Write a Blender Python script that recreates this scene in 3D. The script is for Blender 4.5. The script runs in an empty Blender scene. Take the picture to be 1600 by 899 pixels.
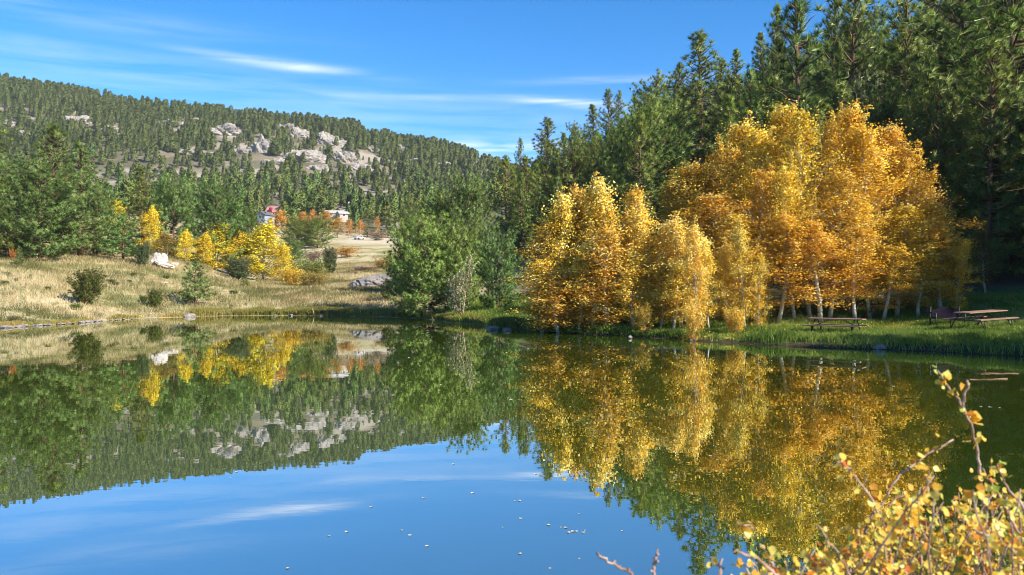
import bpy, math, random
import numpy as np

random.seed(7)
RNG = np.random.default_rng(7)
scene = bpy.context.scene
COL = scene.collection
K = 1.389            # metres per profile unit of distance
H = 2.5              # camera height above the pond
F = 1256.0           # focal length in 1600-wide picture units
HOR = 450.0

# ------------------------------------------------------------------ helpers
def tag(o, label=None, cat=None, group=None, kind=None):
    if label: o['label'] = label
    if cat: o['category'] = cat
    if group: o['group'] = group
    if kind: o['kind'] = kind
    return o

def smooth(a, b, x):
    t = np.clip((x - a) / (b - a), 0, 1)
    return t * t * (3 - 2 * t)

def unit(v):
    return v / np.maximum(np.linalg.norm(v, axis=-1, keepdims=True), 1e-9)

def _hash(ix, iy, seed):
    n = (ix.astype(np.int64) * 374761393 + iy.astype(np.int64) * 668265263 + seed * 974711) & 0xFFFFFFFF
    n = ((n ^ (n >> 13)) * 1274126177) & 0xFFFFFFFF
    n = n ^ (n >> 16)
    return (n & 0xFFFF) / 65535.0

def vnoise(x, y, seed=0):
    x = np.asarray(x, float); y = np.asarray(y, float)
    ix = np.floor(x); iy = np.floor(y)
    fx = x - ix; fy = y - iy
    fx = fx * fx * (3 - 2 * fx); fy = fy * fy * (3 - 2 * fy)
    a = _hash(ix, iy, seed); b = _hash(ix + 1, iy, seed)
    c = _hash(ix, iy + 1, seed); d = _hash(ix + 1, iy + 1, seed)
    return (a * (1 - fx) + b * fx) * (1 - fy) + (c * (1 - fx) + d * fx) * fy

def fbm(x, y, seed=0, octv=4):
    s = 0; a = 0.5; t = 0
    for k in range(octv):
        s = s + a * vnoise(x * 2 ** k, y * 2 ** k, seed + 17 * k); t += a; a *= 0.5
    return s / t

def build_mesh(name, V, F_, attrs=None, mats=(), mat_idx=None, smooth_=False, normals=None):
    """V (n,3); F_ list of (m,k) int arrays"""
    me = bpy.data.meshes.new(name)
    V = np.asarray(V, np.float32)
    me.vertices.add(len(V)); me.vertices.foreach_set('co', V.ravel())
    if not isinstance(F_, (list, tuple)): F_ = [F_]
    idx = np.concatenate([f.ravel() for f in F_]).astype(np.int32)
    sizes = np.concatenate([np.full(len(f), f.shape[1], np.int32) for f in F_])
    starts = np.concatenate([[0], np.cumsum(sizes)[:-1]]).astype(np.int32)
    me.loops.add(len(idx)); me.loops.foreach_set('vertex_index', idx)
    me.polygons.add(len(sizes)); me.polygons.foreach_set('loop_start', starts)
    if mat_idx is not None: me.polygons.foreach_set('material_index', np.asarray(mat_idx, np.int32))
    me.polygons.foreach_set('use_smooth', np.full(len(sizes), bool(smooth_ or normals is not None)))
    for k, a in (attrs or {}).items():
        a = np.asarray(a, np.float32)
        if a.ndim == 1:
            at = me.attributes.new(k, 'FLOAT', 'POINT'); at.data.foreach_set('value', a)
        else:
            at = me.attributes.new(k, 'FLOAT_COLOR', 'POINT')
            if a.shape[1] == 3: a = np.concatenate([a, np.ones((len(a), 1), np.float32)], 1)
            at.data.foreach_set('color', a.ravel())
    if normals is not None:
        at = me.attributes.new('custom_normal', 'FLOAT_VECTOR', 'POINT'); at.data.foreach_set('vector', np.asarray(normals, np.float32).ravel())
    for m in mats: me.materials.append(m)
    me.update(calc_edges=True)
    return me

def obj(name, me, parent=None, loc=None):
    o = bpy.data.objects.new(name, me); COL.objects.link(o)
    if parent is not None: o.parent = parent
    if loc is not None: o.location = loc
    return o

def empty(name, loc, rz=0.0, scale=(1, 1, 1)):
    o = bpy.data.objects.new(name, None); COL.objects.link(o)
    o.location = loc; o.rotation_euler = (0, 0, rz); o.scale = scale
    o.empty_display_size = 0.3
    return o

class MB:
    """collects tubes, boxes and loose faces into one mesh"""
    def __init__(self): self.V = []; self.F = []; self.n = 0; self.A = []
    def add(self, V, F_, a=0.5):
        V = np.asarray(V, float); F_ = np.asarray(F_, int)
        self.V.append(V); self.F.append(F_ + self.n); self.n += len(V)
        self.A.append(np.full(len(V), a) if np.isscalar(a) else np.asarray(a))
    def tube(self, P, R, n=6, a=0.5):
        P = np.asarray(P, float); R = np.broadcast_to(np.asarray(R, float), (len(P),))
        T = unit(np.gradient(P, axis=0))
        ref = np.array([0.31, 0.17, 0.93]) if abs(T[0][2]) < 0.8 else np.array([1., 0.1, 0.05])
        s = unit(np.cross(T, ref)); t = np.cross(T, s)
        ang = np.linspace(0, 2 * math.pi, n, endpoint=False)
        ring = s[:, None] * np.cos(ang)[None, :, None] + t[:, None] * np.sin(ang)[None, :, None]
        V = (P[:, None] + ring * R[:, None, None]).reshape(-1, 3)
        q = []
        for i in range(len(P) - 1):
            for j in range(n):
                q.append((i * n + j, i * n + (j + 1) % n, (i + 1) * n + (j + 1) % n, (i + 1) * n + j))
        self.add(V, q, a)
        # caps as triangle fans padded to quads
        k0 = len(P) * n
        V2 = np.array([P[0], P[-1]]); base = self.n
        self.V.append(V2); self.n += 2; self.A.append(np.full(2, a if np.isscalar(a) else 0.5))
        off = base - k0
        caps = []
        for j in range(n):
            caps.append((base, off + (j + 1) % n, off + j, base))
            caps.append((base + 1, off + (len(P) - 1) * n + j, off + (len(P) - 1) * n + (j + 1) % n, base + 1))
        self.F.append(np.array(caps)); 
    def box(self, c, size, M=None, a=0.5):
        c = np.asarray(c, float); s = np.asarray(size, float) / 2
        V = np.array([(x, y, z) for x in (-1, 1) for y in (-1, 1) for z in (-1, 1)], float) * s
        if M is not None: V = V @ np.asarray(M).T
        q = [(0, 1, 3, 2), (4, 6, 7, 5), (0, 4, 5, 1), (2, 3, 7, 6), (0, 2, 6, 4), (1, 5, 7, 3)]
        self.add(V + c, q, a)
    def mesh(self, name, mat, smooth_=False):
        Fq = np.concatenate(self.F)
        tri = Fq[:, 0] == Fq[:, 3]
        fl = []
        if (~tri).any(): fl.append(Fq[~tri])
        if tri.any(): fl.append(Fq[tri][:, :3])
        return build_mesh(name, np.concatenate(self.V), fl, {'tint': np.concatenate(self.A)},
                          [mat] if mat else [], None, smooth_)

# ------------------------------------------------------------------ materials
def new_mat(name):
    m = bpy.data.materials.new(name); m.use_nodes = True
    nt = m.node_tree; nt.nodes.clear()
    out = nt.nodes.new('ShaderNodeOutputMaterial')
    return m, nt, out

def N(nt, typ, **kw):
    n = nt.nodes.new(typ)
    for k, v in kw.items(): setattr(n, k, v)
    return n

def ramp(nt, stops):
    r = nt.nodes.new('ShaderNodeValToRGB')
    e = r.color_ramp.elements
    while len(e) < len(stops): e.new(0.5)
    for el, (p, c) in zip(e, stops):
        el.position = p; el.color = (*c, 1)
    return r

def foliage_mat(name, stops, trans=0.3, rough=0.5, spec=0.3, hue=0.03, val=0.25, tcol=1.0, twarm=(1, 1, 1)):
    m, nt, out = new_mat(name)
    at = N(nt, 'ShaderNodeAttribute', attribute_name='tint')
    r = ramp(nt, stops); nt.links.new(at.outputs['Fac'], r.inputs[0])
    oi = N(nt, 'ShaderNodeObjectInfo')
    hs = N(nt, 'ShaderNodeHueSaturation')
    nt.links.new(r.outputs[0], hs.inputs['Color'])
    mr = N(nt, 'ShaderNodeMapRange'); mr.inputs[3].default_value = 0.5 - hue; mr.inputs[4].default_value = 0.5 + hue
    nt.links.new(oi.outputs['Random'], mr.inputs[0]); nt.links.new(mr.outputs[0], hs.inputs['Hue'])
    ml = N(nt, 'ShaderNodeMath', operation='MULTIPLY'); ml.inputs[1].default_value = 7.31
    nt.links.new(oi.outputs['Random'], ml.inputs[0])
    fr = N(nt, 'ShaderNodeMath', operation='FRACT'); nt.links.new(ml.outputs[0], fr.inputs[0])
    mr2 = N(nt, 'ShaderNodeMapRange'); mr2.inputs[3].default_value = 1 - val; mr2.inputs[4].default_value = 1 + val
    nt.links.new(fr.outputs[0], mr2.inputs[0]); nt.links.new(mr2.outputs[0], hs.inputs['Value'])
    p = N(nt, 'ShaderNodeBsdfPrincipled'); p.inputs['Roughness'].default_value = rough
    p.inputs['Specular IOR Level'].default_value = spec
    nt.links.new(hs.outputs[0], p.inputs['Base Color'])
    t = N(nt, 'ShaderNodeBsdfTranslucent')
    mm = N(nt, 'ShaderNodeMix', data_type='RGBA', blend_type='MULTIPLY'); mm.inputs[0].default_value = 1
    mm.inputs[7].default_value = (tcol * twarm[0], tcol * twarm[1], tcol * twarm[2], 1)
    nt.links.new(hs.outputs[0], mm.inputs[6]); nt.links.new(mm.outputs[2], t.inputs['Color'])
    mx = N(nt, 'ShaderNodeMixShader'); mx.inputs[0].default_value = trans
    nt.links.new(p.outputs[0], mx.inputs[1]); nt.links.new(t.outputs[0], mx.inputs[2])
    nt.links.new(mx.outputs[0], out.inputs[0])
    return m

def surf_mat(name, stops, scale=6.0, rough=0.85, bump=0.3, detail=6, stretch=(1, 1, 1), spec=0.25, metallic=0.0, bscale=None):
    m, nt, out = new_mat(name)
    tc = N(nt, 'ShaderNodeTexCoord'); mp = N(nt, 'ShaderNodeMapping'); mp.inputs['Scale'].default_value = stretch
    nt.links.new(tc.outputs['Object'], mp.inputs[0])
    no = N(nt, 'ShaderNodeTexNoise'); no.inputs['Scale'].default_value = scale; no.inputs['Detail'].default_value = detail
    no.inputs['Roughness'].default_value = 0.65
    nt.links.new(mp.outputs[0], no.inputs['Vector'])
    r = ramp(nt, stops); nt.links.new(no.outputs['Fac'], r.inputs[0])
    p = N(nt, 'ShaderNodeBsdfPrincipled'); p.inputs['Roughness'].default_value = rough
    p.inputs['Specular IOR Level'].default_value = spec; p.inputs['Metallic'].default_value = metallic
    nt.links.new(r.outputs[0], p.inputs['Base Color'])
    if bump:
        n2 = N(nt, 'ShaderNodeTexNoise'); n2.inputs['Scale'].default_value = bscale or scale * 3; n2.inputs['Detail'].default_value = 5
        nt.links.new(mp.outputs[0], n2.inputs['Vector'])
        b = N(nt, 'ShaderNodeBump'); b.inputs['Strength'].default_value = bump; b.inputs['Distance'].default_value = 0.05
        nt.links.new(n2.outputs['Fac'], b.inputs['Height']); nt.links.new(b.outputs[0], p.inputs['Normal'])
    nt.links.new(p.outputs[0], out.inputs[0])
    return m

M = {}
M['pine'] = foliage_mat('pine_needles', [(0, (0.055, 0.098, 0.016)), (0.45, (0.150, 0.215, 0.030)), (0.8, (0.24, 0.30, 0.048)), (1, (0.31, 0.34, 0.08))], 0.2, 0.45, 0.45, 0.022, 0.22)
M['pine_bright'] = foliage_mat('young_pine_needles', [(0, (0.055, 0.105, 0.022)), (0.5, (0.155, 0.25, 0.055)), (1, (0.31, 0.40, 0.12))], 0.25, 0.45, 0.45, 0.02, 0.15)
M['pine_light'] = foliage_mat('light_pine_needles', [(0, (0.09, 0.155, 0.03)), (0.5, (0.25, 0.36, 0.07)), (1, (0.44, 0.53, 0.15))], 0.25, 0.45, 0.45, 0.02, 0.12)
M['pine_blue'] = foliage_mat('bluish_needles', [(0, (0.04, 0.075, 0.03)), (0.5, (0.10, 0.15, 0.055)), (1, (0.20, 0.25, 0.10))], 0.2, 0.5, 0.4, 0.02, 0.15)
M['pine_far'] = foliage_mat('distant_pine_needles', [(0, (0.055, 0.090, 0.022)), (0.5, (0.135, 0.195, 0.042)), (1, (0.22, 0.27, 0.07))], 0.15, 0.6, 0.2, 0.03, 0.3)
M['juniper'] = foliage_mat('juniper_scales', [(0, (0.05, 0.085, 0.02)), (0.5, (0.13, 0.18, 0.036)), (1, (0.24, 0.28, 0.07))], 0.2, 0.6, 0.2, 0.02, 0.15)
M['gold'] = foliage_mat('golden_aspen_leaves', [(0, (0.46, 0.18, 0.014)), (0.25, (0.67, 0.36, 0.022)), (0.6, (0.80, 0.51, 0.045)), (1, (0.86, 0.70, 0.20))], 0.30, 0.6, 0.12, 0.012, 0.14, 1.0)
M['pale_gold'] = foliage_mat('pale_gold_aspen_leaves', [(0, (0.52, 0.20, 0.016)), (0.25, (0.72, 0.39, 0.03)), (0.6, (0.82, 0.57, 0.075)), (1, (0.88, 0.76, 0.32))], 0.30, 0.6, 0.12, 0.012, 0.12, 1.0)
M['yellow'] = foliage_mat('yellow_aspen_leaves', [(0, (0.55, 0.33, 0.01)), (0.5, (0.80, 0.60, 0.02)), (1, (0.88, 0.80, 0.10))], 0.32, 0.5, 0.3, 0.01, 0.1, 1.0)
M['orange'] = foliage_mat('orange_aspen_leaves', [(0, (0.42, 0.17, 0.03)), (0.5, (0.68, 0.33, 0.05)), (1, (0.80, 0.50, 0.13))], 0.38, 0.5, 0.3, 0.012, 0.12, 1.0)
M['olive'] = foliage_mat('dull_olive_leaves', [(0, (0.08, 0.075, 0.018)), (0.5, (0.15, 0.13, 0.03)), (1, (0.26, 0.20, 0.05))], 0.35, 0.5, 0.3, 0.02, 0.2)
M['willow_green'] = foliage_mat('green_willow_leaves', [(0, (0.08, 0.14, 0.02)), (0.5, (0.17, 0.26, 0.035)), (1, (0.27, 0.33, 0.06))], 0.35, 0.5, 0.3, 0.02, 0.15)
M['willow_tan'] = foliage_mat('tan_willow_leaves', [(0, (0.18, 0.13, 0.04)), (0.5, (0.38, 0.26, 0.05)), (1, (0.52, 0.36, 0.10))], 0.35, 0.5, 0.3, 0.02, 0.15)
M['brush'] = foliage_mat('bare_brush_twigs', [(0, (0.16, 0.11, 0.08)), (0.5, (0.28, 0.20, 0.13)), (1, (0.40, 0.30, 0.19))], 0.1, 0.7, 0.2, 0.02, 0.15)
M['sage'] = foliage_mat('pale_grey_green_leaves', [(0, (0.16, 0.19, 0.09)), (0.5, (0.30, 0.32, 0.15)), (1, (0.46, 0.45, 0.22))], 0.3, 0.5, 0.3, 0.02, 0.1)
M['shrub_leaf'] = foliage_mat('autumn_shrub_leaves', [(0, (0.58, 0.13, 0.03)), (0.18, (0.75, 0.30, 0.04)), (0.48, (0.86, 0.54, 0.06)), (0.8, (0.85, 0.72, 0.17)), (1, (0.48, 0.58, 0.10))], 0.45, 0.4, 0.4, 0.0, 0.0, 1.0)
M['float_leaf'] = foliage_mat('bleached_leaf', [(0, (0.40, 0.33, 0.22)), (1, (0.60, 0.53, 0.38))], 0.1, 0.5, 0.4, 0.01, 0.1)
M['bark_pine'] = surf_mat('pine_bark', [(0.3, (0.06, 0.035, 0.022)), (0.6, (0.17, 0.095, 0.06)), (0.8, (0.25, 0.15, 0.10))], 7, 0.9, 0.6, stretch=(1, 1, 0.25))
M['bark_aspen'] = surf_mat('aspen_bark', [(0.34, (0.07, 0.06, 0.045)), (0.42, (0.42, 0.39, 0.30)), (0.7, (0.60, 0.56, 0.45))], 5, 0.8, 0.3, stretch=(1, 1, 2.2))
M['bark_shrub'] = surf_mat('shrub_bark', [(0.35, (0.20, 0.10, 0.065)), (0.55, (0.36, 0.25, 0.20)), (0.75, (0.55, 0.46, 0.42))], 12, 0.85, 0.3)
M['rock'] = surf_mat('granite', [(0.3, (0.10, 0.088, 0.076)), (0.46, (0.25, 0.222, 0.192)), (0.7, (0.41, 0.37, 0.325))], 0.35, 0.9, 0.8, detail=10, bscale=0.9)
M['boulder'] = surf_mat('pale_boulder', [(0.25, (0.24, 0.21, 0.18)), (0.5, (0.44, 0.40, 0.36)), (0.75, (0.58, 0.54, 0.49))], 2.0, 0.9, 0.5, detail=8)
M['shore_stone'] = surf_mat('shore_stone', [(0.25, (0.10, 0.085, 0.075)), (0.5, (0.22, 0.19, 0.16)), (0.75, (0.36, 0.31, 0.26))], 4.0, 0.85, 0.5, detail=8)
M['gravel'] = surf_mat('gravel_heap', [(0.25, (0.13, 0.115, 0.11)), (0.5, (0.22, 0.195, 0.18)), (0.75, (0.33, 0.29, 0.25))], 3.0, 0.95, 0.8, detail=10)
M['wood'] = surf_mat('weathered_planks', [(0.25, (0.15, 0.075, 0.05)), (0.5, (0.28, 0.155, 0.11)), (0.75, (0.42, 0.27, 0.20))], 4, 0.75, 0.3, stretch=(0.3, 5, 5))
M['steel'] = surf_mat('dark_steel_frame', [(0.3, (0.03, 0.03, 0.03)), (0.7, (0.09, 0.085, 0.08))], 8, 0.5, 0.1, metallic=0.6)
M['bench_dark'] = surf_mat('shade_darkened_bench', [(0.3, (0.007, 0.006, 0.010)), (0.7, (0.016, 0.012, 0.022))], 5, 0.9, 0.2, stretch=(0.4, 4, 4), spec=0.04)  # near black: the shade around the bench is put into its colour

# ------------------------------------------------------------------ terrain profile
# column u (picture units) : [(distance, picture height of the ground there)]
RIDGE = [(0, 124), (60, 128), (120, 149), (200, 163), (300, 171), (380, 180), (450, 188), (500, 193), (560, 198), (600, 214), (640, 231), (700, 234), (740, 244), (770, 254), (830, 275)]
COLS = {
 0:   [(35.3,516),(37,505),(42,481),(52,432),(62,400),(68,390),(85,384),(120,373),(250,330),(400,262),(650,124)],
 100: [(39,510),(41,501),(46,477),(56,432),(66,401),(74,391),(90,386),(120,376),(250,335),(400,272),(650,142)],
 200: [(45,502),(47,495),(52,472),(60,434),(68,409),(76,398),(92,392),(130,373),(250,332),(400,280),(650,163)],
 300: [(49,498),(51,493),(55,478),(62,450),(68,429),(73,416),(80,410),(95,404),(130,380),(250,338),(400,285),(650,171)],
 360: [(50.5,497),(52,491),(57,474),(63,455),(68,443),(72,436),(80,436),(94,432),(120,408),(180,372),(260,345),(400,290),(650,178)],
 420: [(51,496),(53,489),(60,468),(68,454),(78,448),(94,440),(120,412),(180,374),(250,350),(400,292),(650,185)],
 480: [(51,496),(53,489),(60,467),(68,455),(80,446),(95,432),(120,410),(180,376),(250,350),(400,295),(650,191)],
 550: [(50,497),(52,490),(60,466),(72,449),(85,437),(100,420),(130,397),(165,380),(200,371),(240,358),(300,340),(400,305),(650,197)],
 620: [(47.5,500),(50,490),(58,467),(70,450),(85,437),(100,420),(130,397),(165,380),(200,371),(240,358),(300,340),(400,308),(650,223)],
 700: [(41,507),(43,497),(49,481),(60,460),(80,436),(120,402),(200,365),(300,335),(450,300),(650,234)],
 770: [(36,514),(38,505),(43,490),(52,465),(66,440),(90,410),(130,370),(200,340),(300,315),(650,258)],
 830: [(32.5,522),(34,512),(38,497),(44,480),(52,456),(62,428),(85,385),(120,345),(170,315),(240,300),(650,285)],
 900: [(30.5,526),(32,516),(36,502),(42,484),(50,458),(60,425),(80,390),(110,345),(150,310),(210,290),(650,285)],
 1000:[(28.6,531),(30,521),(34,507),(40,490),(48,462),(60,415),(80,370),(110,318),(150,270),(210,245),(650,240)],
 1100:[(26.3,537),(27.5,526),(30,514),(36,498),(44,473),(54,430),(70,360),(94,285),(150,205),(230,180),(650,175)],
 1200:[(24.6,544),(25.6,532),(28,517),(34,497),(42,475),(50,440),(70,350),(94,265),(150,175),(230,140),(650,130)],
 1300:[(23.6,548),(24.6,533),(27,520),(33,499),(40,476),(48,445),(70,345),(94,245),(150,140),(650,100)],
 1400:[(23,550),(24,535),(26.5,520),(32,499),(38,474),(46,445),(70,335),(94,215),(150,100),(650,60)],
 1500:[(22,555),(23,534),(26,516),(31,492),(36,466),(44,437),(66,330),(94,200),(150,70),(650,20)],
 1600:[(20.8,562),(21.8,533),(25,512),(30,488),(36,460),(44,430),(64,320),(90,170),(150,-10),(650,-120)],
 1800:[(18.5,572),(19.6,535),(24,500),(30,470),(38,430),(48,370),(80,180),(150,-40),(650,-160)],
 2200:[(15,602),(16,545),(20,490),(28,430),(40,350),(60,240),(100,60),(150,-60),(650,-200)],
 2800:[(11,655),(12,560),(16,470),(24,390),(36,300),(60,180),(150,-60),(650,-200)],
 6000:[(5,900),(6,650),(9,450),(16,320),(30,240),(60,160),(150,0),(650,-200)],
 -300:[(30,525),(32,512),(37,485),(47,435),(57,400),(66,388),(110,372),(250,325),(400,250),(650,110)],
 -1200:[(20,563),(22,535),(28,490),(40,430),(60,390),(110,365),(250,310),(400,240),(650,100)],
 -4500:[(9,701),(10,640),(14,500),(24,400),(60,370),(250,300),(650,100)],
}
UK = np.array(sorted(COLS))
DG = np.concatenate([np.arange(2, 75, 0.25), np.geomspace(75, 1000, 220)])
def _col_z(u):
    pr = COLS[u]; d = np.array([p[0] for p in pr], float); y = np.array([p[1] for p in pr], float)
    z = H + (HOR - y) * d * K / F
    z[0] = 0.0
    d0 = d[0]
    dd = np.concatenate([[0, d0 - 3.5, d0 - 1.0], d, [820, 1000]])
    zz = np.concatenate([[-0.9, -0.9, -0.45], z, [z[-1] * 0.8, z[-1] * 0.6]])
    return np.interp(DG, dd, zz)
_T = np.array([_col_z(u) for u in UK])
UF = np.concatenate([np.linspace(-4500, -320, 60), np.arange(-300, 1901, 10), np.linspace(1940, 6000, 80)])
TAB = np.array([np.interp(UF, UK, _T[:, j]) for j in range(len(DG))]).T     # (u, d)
def _blur(A, n, axis):
    k = np.hanning(n + 2)[1:-1]; k /= k.sum()
    pad = n // 2
    A2 = np.concatenate([np.repeat(A.take([0], axis), pad, axis), A, np.repeat(A.take([-1], axis), pad, axis)], axis)
    return np.apply_along_axis(lambda v: np.convolve(v, k, 'valid'), axis, A2)
TAB = _blur(TAB, 9, 0)
_T2 = _blur(TAB, 7, 1); w_ = smooth(0.3, 1.5, TAB); TAB = TAB * (1 - w_) + _T2 * w_

def table(u, d):
    u = np.clip(u, UF[0], UF[-1]); d = np.clip(d, DG[0], DG[-1])
    iu = np.clip(np.searchsorted(UF, u) - 1, 0, len(UF) - 2); fu = (u - UF[iu]) / (UF[iu + 1] - UF[iu])
    jd = np.clip(np.searchsorted(DG, d) - 1, 0, len(DG) - 2); fd = (d - DG[jd]) / (DG[jd + 1] - DG[jd])
    return (TAB[iu, jd] * (1 - fu) + TAB[iu + 1, jd] * fu) * (1 - fd) + (TAB[iu, jd + 1] * (1 - fu) + TAB[iu + 1, jd + 1] * fu) * fd

def ground(X, Y):
    X = np.asarray(X, float); Y = np.asarray(Y, float)
    Ys = np.maximum(Y, 2.5)
    u = 800 + F * X / Ys
    z = table(u, Ys / K)
    amp = 0.05 + 0.10 * smooth(40, 110, Y) + 5.0 * smooth(300, 700, Y)
    sc = np.where(Y > 260, 0.02, 0.22)
    z = z + amp * (fbm(X * 0.22, Y * 0.22, 3) - 0.5) * (Y < 330) + (Y >= 330) * amp * (fbm(X * 0.025, Y * 0.025, 5) - 0.5)
    z = z + 0.10 * (fbm(X * 1.1, Y * 1.1, 8, 3) - 0.5) * smooth(-0.3, 0.3, z) * (Y < 120)
    near = 0.9 + 0.02 * np.maximum(-Y, 0) - 1.7 * smooth(1.2, 6.4 + 0.4 * np.sin(X * 0.5), Y) + 0.12 * (fbm(X * 1.3, Y * 1.3, 9) - 0.5)
    return np.maximum(z, np.where(Y < 9, near, -9))

def gp(u, d):
    """ground point seen in picture column u at profile distance d"""
    Y = d * K; X = (u - 800) / F * Y
    return np.array([X, Y, float(ground(X, Y))])

def pp(u, y, D):
    """point at picture position (u, y), D metres deep"""
    return np.array([(u - 800) / F * D, D, H + (HOR - y) * D / F])

# ------------------------------------------------------------------ ground sheet
def make_ground():
    rows = np.concatenate([np.arange(-60, -4, 4.0), np.arange(-4, 9, 0.35), np.arange(9, 26, 0.8), np.arange(26, 105, 0.32),
                           np.arange(105, 300, 1.1), np.arange(300, 1250, 5.0)])
    s = np.concatenate([np.linspace(-3.2, -0.72, 60)[:-1], np.linspace(-0.72, 0.72, 420), np.linspace(0.72, 3.2, 60)[1:]])
    W = np.sqrt(np.maximum(rows, 0) ** 2 + 14.0 ** 2)
    X = W[:, None] * s[None, :]; Y = np.repeat(rows[:, None], len(s), 1)
    Z = ground(X, Y)
    V = np.stack([X, Y, Z], -1).reshape(-1, 3)
    nr, nc = X.shape
    i = np.arange(nr - 1)[:, None] * nc + np.arange(nc - 1)[None, :]
    Q = np.stack([i, i + 1, i + nc + 1, i + nc], -1).reshape(-1, 4)
    x, y, z = V.T
    u = 800 + F * x / np.maximum(y, 2.5)
    # land cover
    n1 = fbm(x * 0.12, y * 0.12, 21); n2 = fbm(x * 0.5, y * 0.5, 22); n3 = fbm(x * 0.10, y * 0.05, 23, 5)
    tan_ = np.array([0.40, 0.31, 0.155]); straw = np.array([0.52, 0.43, 0.25]); green = np.array([0.13, 0.17, 0.045])
    lush = np.array([0.075, 0.125, 0.022]); red = np.array([0.34, 0.205, 0.115]); litter = np.array([0.085, 0.060, 0.038])
    hillc = np.array([0.20, 0.165, 0.105]); mud = np.array([0.05, 0.04, 0.022])
    def mix(a, b, t): return a * (1 - t[:, None]) + b * t[:, None]
    c = mix(np.tile(tan_, (len(x), 1)), straw, smooth(0.42, 0.6, n1))
    c = mix(c, green, smooth(0.50, 0.68, n2 * 0.6 + fbm(x * 0.09, y * 0.14, 31) * 0.5) * 0.75)
    meadow = smooth(395, 440, u) * smooth(64, 68, y) * (1 - smooth(90, 110, y))
    c = mix(c, red, meadow * smooth(0.4, 0.6, n2) * 0.8)
    pale = smooth(510, 560, u) * smooth(205, 235, y) * (1 - smooth(270, 300, y)) * (u < 700)
    c = mix(c, np.array([0.56, 0.48, 0.33]), pale)
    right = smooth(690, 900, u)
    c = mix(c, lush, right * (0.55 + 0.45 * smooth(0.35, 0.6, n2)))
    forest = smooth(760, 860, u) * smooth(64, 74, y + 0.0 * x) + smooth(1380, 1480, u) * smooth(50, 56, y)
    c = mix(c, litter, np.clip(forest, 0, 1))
    hf = smooth(260, 380, y) * (u < 860)
    c = mix(c, mix(np.tile(hillc, (len(x), 1)), np.array([0.33, 0.285, 0.225]), smooth(0.45, 0.62, fbm(x * 0.03, y * 0.03, 41))), hf)
    scrub = hf * smooth(0.47, 0.6, n3)
    c = mix(c, np.array([0.085, 0.085, 0.045]), scrub * 0.75)
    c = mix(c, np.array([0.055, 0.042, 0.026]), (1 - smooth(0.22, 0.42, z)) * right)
    c = mix(c, mud, 1 - smooth(-0.25, 0.10, z))
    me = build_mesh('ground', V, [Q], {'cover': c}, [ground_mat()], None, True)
    o = obj('ground', me); tag(o, kind='structure')

def ground_mat():
    m, nt, out = new_mat('ground_cover')
    at = N(nt, 'ShaderNodeAttribute', attribute_name='cover')
    tc = N(nt, 'ShaderNodeTexCoord')
    n1 = N(nt, 'ShaderNodeTexNoise'); n1.inputs['Scale'].default_value = 2.2; n1.inputs['Detail'].default_value = 8; n1.inputs['Roughness'].default_value = 0.7
    nt.links.new(tc.outputs['Object'], n1.inputs['Vector'])
    r = ramp(nt, [(0.28, (0.45, 0.45, 0.45)), (0.5, (0.95, 0.95, 0.95)), (0.75, (1.4, 1.35, 1.25))])
    nt.links.new(n1.outputs['Fac'], r.inputs[0])
    mm = N(nt, 'ShaderNodeMix', data_type='RGBA', blend_type='MULTIPLY'); mm.inputs[0].default_value = 1
    nt.links.new(at.outputs['Color'], mm.inputs[6]); nt.links.new(r.outputs[0], mm.inputs[7])
    p = N(nt, 'ShaderNodeBsdfPrincipled'); p.inputs['Roughness'].default_value = 0.95; p.inputs['Specular IOR Level'].default_value = 0.1
    nt.links.new(mm.outputs[2], p.inputs['Base Color'])
    n2 = N(nt, 'ShaderNodeTexNoise'); n2.inputs['Scale'].default_value = 5; n2.inputs['Detail'].default_value = 6
    nt.links.new(tc.outputs['Object'], n2.inputs['Vector'])
    b = N(nt, 'ShaderNodeBump'); b.inputs['Strength'].default_value = 0.6; b.inputs['Distance'].default_value = 0.12
    nt.links.new(n2.outputs['Fac'], b.inputs['Height']); nt.links.new(b.outputs[0], p.inputs['Normal'])
    nt.links.new(p.outputs[0], out.inputs[0])
    return m

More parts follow.
